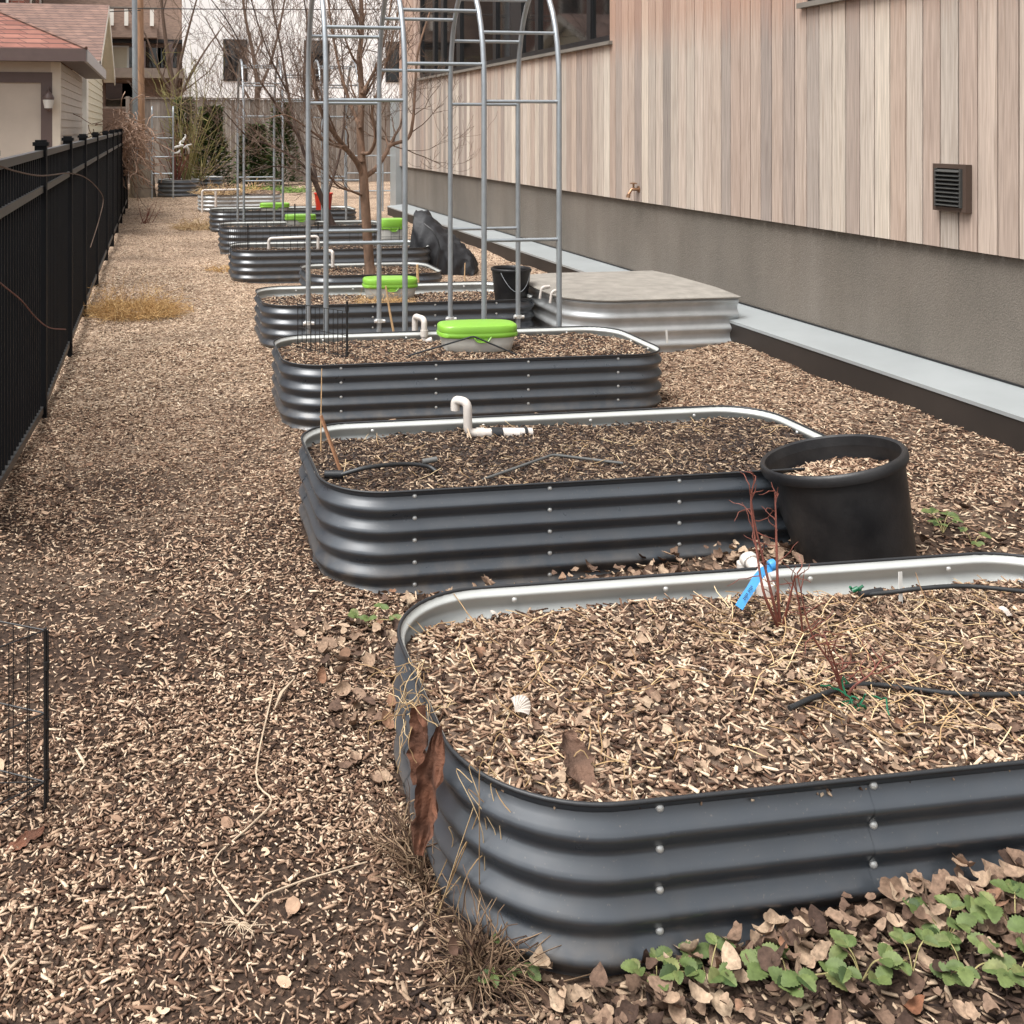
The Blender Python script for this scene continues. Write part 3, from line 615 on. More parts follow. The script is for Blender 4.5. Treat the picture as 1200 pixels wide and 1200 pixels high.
# ================================================================== BIG TILTED POT
def pot(name, r0, r1, h, rimh, rimo, soil_z, mat, label, cat, loc, tilt=None, n=48):
    root = empty(name, loc, label, cat); root.rotation_euler = tilt or (0,0,0)
    mb = MB(); prof = [(0,.004), (r0-.02,.004), (r0,.012)]
    for i in range(1, 9): t = i/8; prof.append((r0+(r1-r0)*t, .012+(h-rimh-.012)*t))
    prof += [(r1-.004, h-rimh)]; 
    ti = [(r1-.008, h-rimh), (r1-.010, h*.7), (r0+(r1-r0)*.3-.006, h*.3)]
    mb.lathe(prof, n); mb.lathe(ti, n); mb.build('body', M[mat], root, smooth=True)
    mb = MB(); mb.lathe([(r1-.006,h-rimh-.003), (r1+rimo*.8,h-rimh-.004), (r1+rimo,h-rimh+.006), (r1+rimo,h-.012), (r1+rimo*.7,h-.003), (r1+rimo*.3,h), (r1-.004,h-.006), (r1-.008,h-rimh), (r1-.0085,h-rimh-.004)], n)
    mb.build('rim', M[mat], root, smooth=True)
    if soil_z:
        mb = MB(); R_ = r0+(r1-r0)*soil_z/h-.008; mb.lathe([(R_, soil_z), (R_*.7, soil_z+.012), (R_*.3, soil_z+.004), (0, soil_z+.008)], n); mb.build('potting_soil', M['soil'], root, smooth=True)
    return root
BP = pot('plant_pot', .195, .240, .44, .036, .016, .335, 'pot_black', 'big black plastic nursery pot leaning beside the two nearest beds', 'pot', (2.545, 3.54, .02), (R(-6), R(-11.5), R(0)), 72)
bm = BP.matrix_basis if False else Matrix.LocRotScale(BP.location, BP.rotation_euler, None)
g = np.random.default_rng(9); q = g.random(1800)**.5*.215; a = g.random(1800)*6.283
P = np.array([tuple(bm @ Vector((q[i]*math.cos(a[i]), q[i]*math.sin(a[i]), .346+.012*g.random()))) for i in range(1800)])
o = chips('pot_mulch', P, M['chip'], (.012,.04), (.003,.012), .3, seed=8); tag(o, 'chips and straw on the soil inside the big black pot', 'mulch')

# ================================================================== LIME-LIDDED TUBS
def tub(loc, rz, label, sx=.265, sy=.15, h=.155):
    root = empty('lidded_tub', loc, label, 'tub', 'lime-lidded tubs sitting in the beds', rz)
    def ring(fx, fy, z, n=40, e=3.2):
        out = []
        for i in range(n):
            a = 2*math.pi*i/n; c, s = math.cos(a), math.sin(a)
            out.append((fx*abs(c)**(2/e)*math.copysign(1, c), fy*abs(s)**(2/e)*math.copysign(1, s), z))
        return out
    def loft(rs, mb, capb=True):
        n = len(rs[0]); v = [p for r_ in rs for p in r_]
        f = [(i*n+j, i*n+(j+1)%n, (i+1)*n+(j+1)%n, (i+1)*n+j) for i in range(len(rs)-1) for j in range(n)]
        if capb: f += [tuple(range(n-1,-1,-1)), tuple((len(rs)-1)*n+j for j in range(n))]
        mb.add(v, f)
    hb = h*.62; mb = MB(); loft([ring(sx*.40, sy*.40, 0), ring(sx*.425, sy*.425, .006), ring(sx*.45, sy*.45, hb*.5), ring(sx*.475, sy*.475, hb)], mb); mb.build('tub_body', M['tub'], root, smooth=True)
    mb = MB(); loft([ring(sx*.488, sy*.488, hb-.012), ring(sx*.5, sy*.5, hb-.008), ring(sx*.5, sy*.5, hb+.010), ring(sx*.49, sy*.49, hb+.016), ring(sx*.493, sy*.493, hb+.02), ring(sx*.493, sy*.493, h-.014), ring(sx*.475, sy*.475, h-.003), ring(sx*.43, sy*.42, h), ring(sx*.1, sy*.1, h+.002)], mb)
    lid = mb.build('lid', M['lime'], root, smooth=True)
    mb = MB(); y = -sy*.5-.003
    mb.tube(bend_path([(-.055,y+.006,hb-.004), (-.032,y,hb-.034), (.032,y,hb-.034), (.055,y+.006,hb-.004)], .012), .0045, 6); mb.box(-.03, .03, y-.002, y+.002, hb-.03, hb-.012); mb.build('latch', M['lime'], lid, smooth=True)
    return root
def bed_tub(b, px, py, zt, rz, label, **k):
    p = at(px, py, zt); return tub((p.x, p.y, zt), rz, label, **k)
bed_tub(B3, 559, 409, .283, R(-2), 'tub with a lime green lid and grey-white body nearest the camera', sx=.50, sy=.27, h=.165)
bed_tub(B4, 457, 349, .255, R(-4), 'lime-lidded tub in the straw of the bed with the small black bucket', sx=.46, sy=.26, h=.17)
bed_tub(B6, 352, 265, .27, 0, 'lime-lidded tub directly left of the shrubby tree stem', sx=.45, sy=.26, h=.17)
bed_tub(B7, 322, 249, .28, 0, 'lime-lidded tub farthest back, in the last dark grey bed', sx=.50, sy=.26, h=.16)
bed_tub(B5, 459, 285, .275, 0, 'lime-lidded tub by the black fabric heap, right of the fruit tree', sx=.34, sy=.24, h=.30)

# ================================================================== WHITE PIPES AND HOSES
def pipe(name, pts, r, mat, label, cat, group=None, fit=(), rad=.03, n=12):
    root_mb = MB(); root_mb.tube(bend_path(pts, rad), r, n); o = root_mb.build(name, M[mat], smooth=True); tag(o, label, cat, group)
    for a, b in fit:
        m2 = MB(); m2.tube([a, b], r*1.28, n); m2.build('fitting', M[mat], o, smooth=True)
    return o
PG = 'white irrigation pipes in the beds'
# nearest bed: pipe comes over the back rim and drops into the mulch
pa = wp(866, 690, 2.98); a = Vector((pa.x, 2.985, .30)); b = wp(874, 652, 2.99); a.x = b.x; c = wp(897, 678, 2.89); d = c-Vector((0,0,.17))
pipe('irrigation_pipe', [a, b, c, d], .021, 'white_pvc', 'white pipe elbow over the back rim beside the blue tag', 'pipe', PG, [(b-Vector((0,0,.05)), b-Vector((0,0,.02))), (c+Vector((0,0,-.045)), c+Vector((0,0,-.012))), (b+(c-b)*.12, b+(c-b)*.3)], .025)
p = wp(540, 500, 4.6); x = p.x; z = .315; yb = 4.53
pipe('irrigation_pipe', [(x-.032,yb+.05,.405), (x-.032,yb+.05,.452), (x+.01,yb,.452), (x+.012,yb,z), (x+.30,yb-.02,z-.004)], .0195, 'white_pvc', 'white hooked pipe lying at the back of the dark-mulched second bed', 'pipe', PG, [((x+.05,yb,z-.002), (x+.085,yb,z-.004)), ((x+.17,yb-.01,z-.006), (x+.24,yb-.015,z-.009))], .03)
mb = MB(); mb.tube([(x+.115,yb-.006,z-.004), (x+.165,yb-.009,z-.006)], .027, 14); mb.tube([(x+.262,yb-.018,z-.004), (x+.275,yb-.018,z-.005)], .0255, 14); o = mb.build('pipe_coupling', M['black_plastic'], smooth=True); tag(o, 'black coupling clamped on the white pipe of the second bed', 'coupling')
mb = MB()
for k in range(4): mb.tube(strand((x+.005,yb-.02,.34-.02*k), (rnd.uniform(-.2,.5), -1, -1.2), .15+.03*k, 6, .25, .05), [.0042-.0004*i for i in range(7)], 5)
o = mb.build('root_strand', M['root'], smooth=True); tag(o, 'pale peeling roots hanging from the hooked white pipe', 'root')
p = wp(495, 388, 6.68); x = p.x; yb = 6.68
pipe('irrigation_pipe', [(x-.02,yb+.12,.33), (x-.02,yb+.12,.43), (x+.012,yb,.43), (x+.012,yb,.285), (x+.06,yb-.02,.30)], .0195, 'white_pvc', 'white pipe hook left of the nearest lime-lidded tub', 'pipe', PG, [((x+.012,yb,.36), (x+.012,yb,.32))], .03)
p = wp(396, 308, 9.9)
pipe('irrigation_pipe', [(p.x-.05,10.30,.27), (p.x-.05,10.30,.47), (p.x,10.2,.47), (p.x,10.2,.32)], .017, 'white_pvc', 'white pipe hook in the fruit tree bed', 'pipe', PG, (), .03)
pa, pb = wp(315, 283, 12.2), wp(372, 266, 12.2)
pipe('irrigation_pipe', [(pa.x,12.2,.27), (pa.x,12.2,.40), (pb.x,12.15,.42), (pb.x,12.15,.27)], .018, 'white_pvc', 'white pipe spanning the wire-ringed bed', 'pipe', PG, (), .04)
pa, pb = wp(237, 243, 21.4), wp(280, 220, 21.4)
pipe('irrigation_pipe', [(pa.x,21.45,gzf(pa.x,21.4)), (pa.x,21.45,.44), (pa.x+.75,21.45,.45)], .022, 'white_pvc', 'white pipe arch in front of the pale straw-filled bed', 'pipe', PG, [((pa.x+.27,21.45,.42),(pa.x+.27,21.45,.05))], .05)
def hose(pts, r, mat, label, cat='hose', name='drip_hose', parts=()):
    mb = MB(); mb.tube(smooth_path(pts, 7), r, 8); o = mb.build(name, M[mat], smooth=True); tag(o, label, cat)
    for q in parts: m2 = MB(); m2.tube(q[0], q[1], 10); m2.build('connector', M[q[2]], o, smooth=True)
    return o
def on(b, px, py, dz=.01):
    z = .28
    for _ in range(4): p = at(px, py, z); z = b.top_at(p.x, p.y)+dz
    return Vector((p.x, p.y, z))
q = [on(B1, *t, .016) for t in ((925,830),(960,815),(1010,802),(1060,806),(1110,812),(1160,814),(1225,812))]
hose(q, .0062, 'hose', 'black drip hose winding across the middle of the nearest bed')
q = [on(B1, 1012,697,.035), on(B1, 1045,694,.04), on(B1, 1080,690,.045), on(B1, 1130,688,.045), on(B1, 1190,692,.04), on(B1, 1240,698,.03)]
hose(q, .0068, 'hose', 'black drip hose along the back wall of the nearest bed', parts=[([q[0]+Vector((-.012,0,0)), q[0]+Vector((.06,.002,.006))], .0098, 'black_plastic')])
q = [on(B2, 400,556,.03), on(B2, 430,548,.055), on(B2, 470,544,.05), on(B2, 500,546,.03), on(B2, 512,553,.015)]
hose(q, .0085, 'hose', 'black hose loop with grey tee at the left of the second bed', parts=[([on(B2,495,541,.045), on(B2,512,538,.05)], .011, 'grey_hose'), ([on(B2,380,556,.025), on(B2,402,556,.025)], .016, 'black_plastic')])
q = [on(B2, 396,498,.02), on(B2, 420,502,.014), on(B2, 445,505,.012), on(B2, 470,507,.004)]
hose(q, .0075, 'hose', 'short black hose end at the back left of the second bed')
def rod(pts, r, mat, label, name, cat):
    mb = MB(); mb.tube(bend_path(pts, .02), r, 8); return tag(mb.build(name, M[mat], smooth=True), label, cat)
rod([on(B2,566,562,.008), on(B2,648,533,.035), on(B2,730,543,.012)], .006, 'grey_hose', 'bent dark grey tube lying across the second bed', 'bent_tube', 'tube')
rod([on(B3,478,417,.015), at(555,394,.40), on(B3,606,416,.015)], .0055, 'black_plastic', 'thin black bent tube in front of the nearest lime-lidded tub', 'bent_tube', 'tube')

# ================================================================== SMALL THINGS IN THE NEAR BEDS
# twiggy shrub with the blue tag
def twig_shrub(base, stems, label, name='bare_shrub', mat='reddish', cat='shrub', r0=.0048, seed=1, one=False):
    rr = random.Random(seed); mb = MB(); tw = mb if one else MB()
    for pts in stems:
        sp = smooth_path([base]+pts, 6); k = len(sp)
        mb.tube(sp, [r0*(1-.72*i/k) for i in range(k)], 6)
        for i in range(k//3, k, 2):
            d = Vector((rr.gauss(0,1), rr.gauss(0,.7), rr.uniform(.1,1)))
            tw.tube(strand(sp[i], d, rr.uniform(.03,.10), 5, .35, -.05, rr), [.0016,.0015,.0013,.0011,.0009,.0007], 4)
    o = mb.build(name, M[mat], smooth=True); tag(o, label, cat)
    if not one: tw.build('twigs', M['twig'], o, smooth=True)
    return o
bs = on(B1, 915, 742, -.01); Y0 = bs.y
st = [[wp(905,700,Y0), wp(893,650,Y0+.03), wp(884,610,Y0+.05), wp(878,568,Y0+.06)], [wp(912,700,Y0), wp(910,640,Y0+.02), wp(909,600,Y0+.04), wp(908,575,Y0+.05)],
      [wp(905,720,Y0-.02), wp(894,690,Y0-.02), wp(886,640,Y0+.02), wp(880,590,Y0+.04), wp(884,562,Y0+.04)], [wp(922,715,Y0-.03), wp(928,690,Y0-.04), wp(932,672,Y0-.05)], [wp(930,775,Y0-.06), wp(940,740,Y0-.1), wp(931,676,Y0-.12)]]
twig_shrub(bs, st, 'bare red-stemmed twiggy shrub at the back of the nearest bed', seed=3, one=True)
b2 = on(B1, 990, 822, 0); Y0 = b2.y
st = [[wp(975,780,Y0), wp(950,740,Y0+.01), wp(934,672,Y0+.02)], [wp(982,790,Y0-.01), wp(970,755,Y0-.02), wp(965,740,Y0)], [wp(1000,805,Y0), wp(1020,790,Y0), wp(1032,773,Y0+.02)], [wp(985,800,Y0+.03), wp(988,775,Y0+.04)]]
twig_shrub(b2, st, 'small bare shrub stub tied with green twine', seed=4, r0=.0035, one=True)
t = wp(908, 664, 2.74); mb = MB()
vs = []; cen = [(908,664,2.745),(896,668,2.735),(887,678,2.73),(880,690,2.725),(872,702,2.72),(866,712,2.72)]
for i, (x, y, Y) in enumerate(cen):
    p = wp(x, y, Y); k = min(i, 4); n = (wp(*cen[k+1])-wp(*cen[k])).cross(p-Vector((0,0,H))).normalized()*-1; w = .0105 if i else .0095; vs += [p-n*w, p+n*w]
mb.add(vs, [(2*i, 2*i+1, 2*i+3, 2*i+2) for i in range(5)]); k = len(vs); back = [Vector(v)+Vector((.0, .0012, .0)) for v in vs]
mb.add(back, [(2*i+2, 2*i+3, 2*i+1, 2*i) for i in range(5)])
tgo = mb.build('plant_tag', M['blue'], smooth=True); tag(tgo, 'bright blue plastic plant tag hanging from the red-stemmed shrub', 'tag')
m2 = MB(); kp = wp(905,662,2.745); m2.lathe([(.008,-.010),(.014,-.009),(.0155,0),(.014,.009),(.008,.010)], 14, M=Matrix.Translation(kp) @ Matrix.Rotation(R(70),4,'Y')); m2.build('loop', M['blue'], tgo, smooth=True)
m3 = MB(); pA, pB = wp(881.5,687,2.7215), wp(871.5,703,2.7165); dr = (pB-pA); nn = dr.cross(pA-Vector((0,0,H))).normalized()*-.0042
for i in range(11):
    if i in (5,): continue
    p = pA+dr*(i/11); e = dr*(.052); off = (Vector((0,0,H))-p).normalized()*.003
    m3.add([p-nn*(.9 if i%3 else .5)+off, p+nn*(.8 if i%2 else .95)+off, p+nn*(.8 if i%2 else .95)+e+off, p-nn*(.9 if i%3 else .5)+e+off], [(0,1,2,3)])
m3.build('printed_mark', M['ink'], tgo)
def marker(px, py, ptop, b, label, w=.007, mat='label', lean=0):
    p = on(b, px, py, -.03); h = (py-ptop)/F*((p.x*SP+p.y*CP))+.03; mb = MB(); mb.box(-w, w, -.0008, .0008, 0, h)
    o = mb.build('plant_label', M[mat]); o.location = p; o.rotation_euler = (R(-6), R(lean), R(10)); return tag(o, label, 'plant label', 'white plant labels')
marker(1056, 722, 684, B1, 'white plant label stuck upright by the back wall of the nearest bed', lean=5)
marker(782, 402, 392, B3, 'small white plant label right of the nearest lime-lidded tub')
# shells
def shell(p, s, yaw, label, tilt=.5, elong=1.0):
    mb = MB(); n = 18; vs = [(0,0,0)]; rings = 5
    for k in range(1, rings+1):
        for i in range(n+1):
            a = -1.25+2.5*i/n; r = k/rings; rib = .05*math.cos(i*math.pi)*r
            vs.append((r*math.cos(a)*elong*s, r*math.sin(a)*s*.8, s*(.35*math.sin(r*math.pi*.8)*(1-.5*abs(a)/1.25)+rib)))
    fs = [(0, 1+i, 2+i) for i in range(n)]
    for k in range(rings-1):
        o = 1+k*(n+1); fs += [(o+i, o+n+1+i, o+n+2+i, o+i+1) for i in range(n)]
    mb.add(vs, fs); o = mb.build('seashell', M['shell'], smooth=True); o.location = p; o.rotation_euler = (tilt, -.3, yaw); return tag(o, label, 'seashell', 'pale shells on the nearest bed')
shell(on(B1, 604, 834, .02), .034, .6, 'long pale seashell lying near the left end of the nearest bed', elong=1.3)
shell(on(B1, 583, 724, .022), .026, 2.2, 'pinkish white seashell by the back left corner of the nearest bed')
shell(on(B1, 1180, 722, .022), .030, 1.2, 'ribbed white seashell at the right edge of the photo')
shell(on(B1, 830, 788, .012), .022, 2.9, 'small broken white shell near the middle of the nearest bed')
# green clip and twine
p = on(B1, 1006, 692, .035); mb = MB(); mb.tube([p+Vector((-.02,0,.0)), p+Vector((-.008,-.004,.008)), p+Vector((.004,0,.0))], .007, 8); mb.tube([p+Vector((-.004,0,.002)), p+Vector((.014,-.002,.014))], .004, 6); mb.tube([p+Vector((-.018,.002,.0)), p+Vector((-.026,.002,.012))], .004, 6)
tag(mb.build('hose_clip', M['green'], smooth=True), 'dark green clip on the black hose end by the back wall', 'clip')
p = on(B1, 1010, 828, .012); mb = MB()
for k in range(9):
    mb.tube(strand(p+Vector((rnd.uniform(-.03,.03), rnd.uniform(-.02,.02), rnd.uniform(0,.02))), (rnd.gauss(0,1), rnd.gauss(0,1), rnd.gauss(.1,.4)), rnd.uniform(.05,.10), 7, .5, .05), .0021, 5)
tag(mb.build('twine', M['green'], smooth=True), 'tangle of green twine at the foot of the shrub stub', 'twine')
p = on(B2, 622, 491, .02); mb = MB(); mb.tube([p, p+Vector((.012,0,.012)), p+Vector((.02,0,-.004))], .0045, 6); tag(mb.build('hose_clip', M['green'], smooth=True), 'tiny green clip near the end of the hooked white pipe', 'clip')
# stakes
mb = MB(); a = on(B2, 404, 566, -.04); mb.bar(a, wp(376, 487, a.y+.05), .016, .008); tag(mb.build('wooden_stake', M['wood']), 'flat brown wooden stake leaning at the left end of the second bed', 'stake')
def cane(px, py, tx, ty, b, label, r=.004, dy=.0):
    a = on(b, px, py, -.03); mb = MB(); e = wp(tx, ty, a.y+dy); m = (a+e)/2+Vector((rnd.uniform(-.01,.01),0,0)); mb.tube([a, m, e], [r, r*.9, r*.7], 6); return tag(mb.build('cane', M['bamboo'], smooth=True), label, 'cane', 'thin canes stuck in the beds')
cane(376, 540, 377, 432, B2, 'thin pale cane rising beside the flat wooden stake', .0028)
cane(463, 398, 452, 335, B3, 'slanting tan cane left of the nearest white pipe hook', .008)
cane(598, 350, 592, 338, B4, 'short cane stub by the small black bucket', .005)
cane(491, 346, 489, 310, B4, 'stout tan cane at the right end of the second lime-lidded tub', .014)
cane(546, 340, 545, 308, B4, 'thin cane between the second lime-lidded tub and the black bucket', .006)
# wire cages inside beds 3 and 4
def wire_screen(x0, x1, y0, y1, zb, zt, label, b, nv=9):
    root = empty('wire_screen', (x0, y0, 0), label, 'wire screen', 'low black wire screens in the beds')
    mb = MB(); ex, ey = x1-x0, y1-y0
    for z in (zb+.02, (zb+zt)/2, zt): mb.tube([(0,0,z), (ex,ey,z)], .0026, 5)
    for i in range(nv+1): t = i/nv; mb.tube([(ex*t,ey*t,zb-.04), (ex*t,ey*t,zt)], .0022 if i % 3 else .003, 5)
    mb.build('mesh_panel', M['wire'], root, smooth=True)
    mb = MB(); mb.tube([(ex,ey,zb-.06), (ex,ey,zt+.06)], .007, 8); mb.tube([(ex,ey,zt*.5), (ex,ey,zt*.5+.04)], .011, 8); mb.tube([(ex,ey,zt), (ex,ey,zt+.04)], .011, 8); mb.build('hinge_post', M['wire'], root, smooth=True)
a, c = wp(352, 400, 6.5), wp(405, 400, 6.35); wire_screen(a.x, c.x, 6.62, 6.30, .27, .56, 'black wire screen standing in the left end of the nearest lime-tub bed', B3, 11)
a, c = wp(300, 340, 8.2), wp(402, 340, 8.0)
a, c = wp(272, 285, 11.8), wp(380, 285, 11.8)
for i, (px0, px1, Yq, zt, lab) in enumerate(((268, 290, 11.75, .56, 'black wire screen at the left end of the wire-ringed bed'), (292, 372, 12.3, .52, 'long black wire screen at the back of the wire-ringed bed'), (410, 505, 12.3, .5, 'black wire screen at the right end of the wire-ringed bed'), (262, 345, 14.5, .58, 'black wire screen in front of the farther lime-lidded tubs'))):
    a, c = wp(px0, 280, Yq), wp(px1, 280, Yq); wire_screen(a.x, c.x, Yq, Yq-.05, .28, zt, lab, B5, 10)
# dead leaf sheets
def big_leaf(p, L, Wd, rot, label, name='dead_leaf', mat='leaf_rust', fold=.5, seed=0):
    rr = random.Random(seed); mb = MB(); nu, nv = 30, 18; vs = []
    for i in range(nu+1):
        u = i/nu
        for j in range(nv+1):
            v = j/nv*2-1; w = Wd*(math.sin(math.pi*min(1, u*.92+.06))**.6)*(1+.18*math.sin(13*u+seed+2*v)+.12*math.sin(29*u+seed)+.08*math.sin(47*u+3*v))
            vs.append((w*v*(1-.25*abs(v)*fold), L*(u-.5), .35*Wd*fold*abs(v)**1.5+.022*L*math.sin(7*u+3*v+seed)+.008*L*math.sin(11*v+6*u+seed)+.008*L*math.sin(19*u-5*v)*math.cos(7*v+seed)))
    mb.add(vs, [(i*(nv+1)+j, (i+1)*(nv+1)+j, (i+1)*(nv+1)+j+1, i*(nv+1)+j+1) for i in range(nu) for j in range(nv)])
    o = mb.build(name, M[mat], smooth=True); o.location = p; o.rotation_euler = rot; return tag(o, label, 'leaf')
p = wp(498, 872, 2.22); big_leaf(p, .15, .045, (R(80), R(-14), R(-62)), 'crumpled rust leaf lapped over the left rim of the nearest bed', fold=1.6, seed=4)
p = wp(505, 925, 2.14); big_leaf(p, .27, .038, (R(86), R(8), R(-38)), 'long rust brown dead leaf hanging down the left wall of the nearest bed', fold=1.3, seed=2)
p = on(B1, 675, 895, .032); big_leaf(p, .12, .042, (R(38), R(4), R(10)), 'curled brown dead leaf standing at the front rim of the nearest bed', mat='leaf_brown', fold=1.0, seed=5)
p = at(30, 985, .02); big_leaf(p, .10, .02, (R(5), R(4), R(-50)), 'orange brown leaf lying on the path below the folding wire fence', mat='leaf_rust', seed=8)
# dry weeds on the nearest bed's left corner
wd = empty('dead_weed', (.66, 1.98, 0), 'brown dried weed clump against the left corner of the nearest bed', 'dead weed')
def wl(v): return Vector(v)-Vector((.66, 1.98, 0))
mb = MB()
for _ in range(430):
    t = rnd.random(); px = 478+115*t+rnd.gauss(0, 12); base = at(px, 985+150*t+rnd.gauss(0, 14), .0); base.y = min(base.y, 2.02) if px > 520 else base.y
    cc = Vector((.895, 2.22, 0)); v_ = Vector((base.x-cc.x, base.y-cc.y, 0))
    if v_.x > -.05: base.y = min(base.y, 1.90)
    elif v_.y > 0: base.x = min(base.x, .575)
    elif v_.length < .325: base = cc+v_.normalized()*(.325+.08*rnd.random()); base.z = 0
    d = (rnd.gauss(0, .5), rnd.gauss(-.15, .5), rnd.uniform(.3, 1.3)); mb.tube(strand(wl(base), d, rnd.uniform(.06, .20), 6, .33, .12), [.0021,.002,.0018,.0015,.0012,.001,.0007], 4, cap=False)
mb.build('stalks', M['stem_dark'], wd, smooth=True)
mb = MB()
for _ in range(44):
    a0 = at(rnd.uniform(500, 600), rnd.uniform(990, 1090), .02); a0.y -= .02; top_ = wp(rnd.uniform(520, 690), rnd.uniform(850, 980), a0.y-.03)
    md = (a0+top_)/2+Vector((rnd.gauss(0,.03), -.03, .05)); mb.tube(smooth_path([wl(a0), wl(md), wl(top_), wl(top_+Vector((.03, -.01, -.02)))], 5), .0011, 4, cap=False)
for _ in range(40):
    a0 = wp(rnd.uniform(468, 505), rnd.uniform(760, 860), 2.42-.2*rnd.random()); mb.tube(strand(wl(a0), (rnd.uniform(-.6,.1), -.4, rnd.uniform(-.6,.6)), rnd.uniform(.05,.14), 7, .42, .2), .0009, 4, cap=False)
mb.build('dry_blades', M['straw'], wd, smooth=True)
g = np.random.default_rng(77); P = []
for _ in range(160):
    t = rnd.random(); q = at(482+70*t+rnd.gauss(0,8), 900+160*t+rnd.gauss(0,30), .06); q.z = max(.01, rnd.uniform(.0, .26*(1-t)+.04)); q = wp(484+75*t+rnd.gauss(0,9), 880+200*t*rnd.random()+100*t, 2.13-.16*t); q.z = max(q.z, .01)
    if q.z > .09: continue
    P.append(wl(q))
leaves('withered_leaves', P, M['leaf_dark'] if 'leaf_dark' in M else M['stem_dark'], (.008,.022), 1.8, 7, flat=.9, kind=None, parent=wd)
# pale root with fibres on the path
mb = MB(); pth = [at(x, y, .016) for x, y in ((322,800),(300,905),(318,938),(296,965),(250,1010),(268,1048),(286,1072))]; mb.tube(smooth_path(pth, 4), .0023, 6)
mb.tube([at(x, y, .018) for x, y in ((290,1072),(312,1048),(360,1030),(430,1010))], [.0026,.0023,.002,.0014], 6)
c = at(280, 1082, .014)
for _ in range(26):
    a = rnd.uniform(2.2, 6.6); mb.tube(strand(c, (math.cos(a), math.sin(a), .1), rnd.uniform(.05,.13), 6, .3, .05), .0010, 4, cap=False)
mb.tube([at(345,795,.02), at(330,812,.03), at(322,830,.018)], [.002,.006,.002], 6)
o = mb.build('dead_plant_stalk', M['root'], smooth=True); tag(o, 'pale uprooted stalk with fine roots lying on the path', 'stalk')
# ================================================================== STRAWBERRIES
def leaflet(mb, base, d, L, up, rr):
    d = d.normalized(); s = d.cross(up).normalized(); n = s.cross(d); nu = 13; rows = []
    fold = rr.uniform(.12, .5); dr = rr.uniform(.0, .7)
    for i in range(nu+1):
        u = i/nu; w = L*.42*(math.sin(math.pi*(u*.86+.10))**.75)*(1 if i % 2 else .80); c = base+d*(u*L)-n*(dr*L*u*u*.5)
        rows += [c-s*w+n*(w*fold), c-s*w*.5+n*(w*fold*.7), c-n*.0, c+s*w*.5+n*(w*fold*.7), c+s*w+n*(w*fold)]
    mb.add(rows, [(i*5+j, i*5+j+1, (i+1)*5+j+1, (i+1)*5+j) for i in range(nu) for j in range(4)])
def strawberry(px, py, n, s, label, seed):
    rr = random.Random(seed); z0 = 0
    for _ in range(4): p = at(px, py, z0); z0 = gzf(p.x, p.y)
    root = empty('strawberry_plant', (p.x, p.y, z0), label, 'strawberry plant', 'strawberry plants in the leaf litter')
    for k in range(n):
        a = 6.283*k/n+rr.gauss(0,.4); h = rr.uniform(.008, .042)*s; q = Vector((math.cos(a)*rr.uniform(.02,.075)*s, math.sin(a)*rr.uniform(.02,.06)*s, h+.016))
        mp = MB(); mp.tube(smooth_path([Vector((0,0,.0)), q*.5+Vector((0,0,.012)), q], 4), .0013, 5); mp.build('petiole', M['olive'], root, smooth=True)
        ml = MB(); out = Vector((math.cos(a), math.sin(a), rr.uniform(-.2,.5)))
        for da in (-1.25, 0, 1.25):
            dd = Matrix.Rotation(da+rr.gauss(0,.12), 3, 'Z') @ out; leaflet(ml, q, dd, rr.uniform(.026,.040)*s, Vector((rr.gauss(0,.15)-.1, rr.gauss(0,.15)-.35, 1)), rr)
        ml.build('leaf', M['berry'], root, smooth=True)
SB = [(925,1165,5,1.15,'large strawberry plant at the bottom edge directly below the rivet column of the nearest bed'),(1010,1150,5,.95,'strawberry plant between two larger ones at the bottom edge'),
 (1070,1140,3,.85,'small bright strawberry plant on pale leaf litter'),(1110,1105,5,1.0,'strawberry plant closest to where the nearest bed is buried by leaves'),(1130,1150,4,.9,'strawberry plant with rounded leaves right of the small bright one'),
 (1190,1100,5,1.1,'strawberry plant cut by the right edge, upper of two'),(1192,1150,4,1.0,'strawberry plant in the bottom right corner'),(830,1160,5,1.0,'strawberry plant among the fallen leaves below the lowest rivet row'),
 (770,1165,4,.85,'dusky strawberry plant at the bottom edge, left of the larger clumps'),(600,1135,3,.75,'little strawberry plant in the dried weed at the bed corner'),(610,1165,2,.8,'pair of strawberry leaves just below the bed corner'),
 (432,735,4,1.0,'strawberry plant in the dead leaves left of the nearest bed'),(1105,625,5,1.1,'strawberry plant to the right of the big black pot'),(1140,640,3,.9,'sparse strawberry plant nearest the frame edge right of the pot')]
for i, q in enumerate(SB): strawberry(*q, seed=60+i)

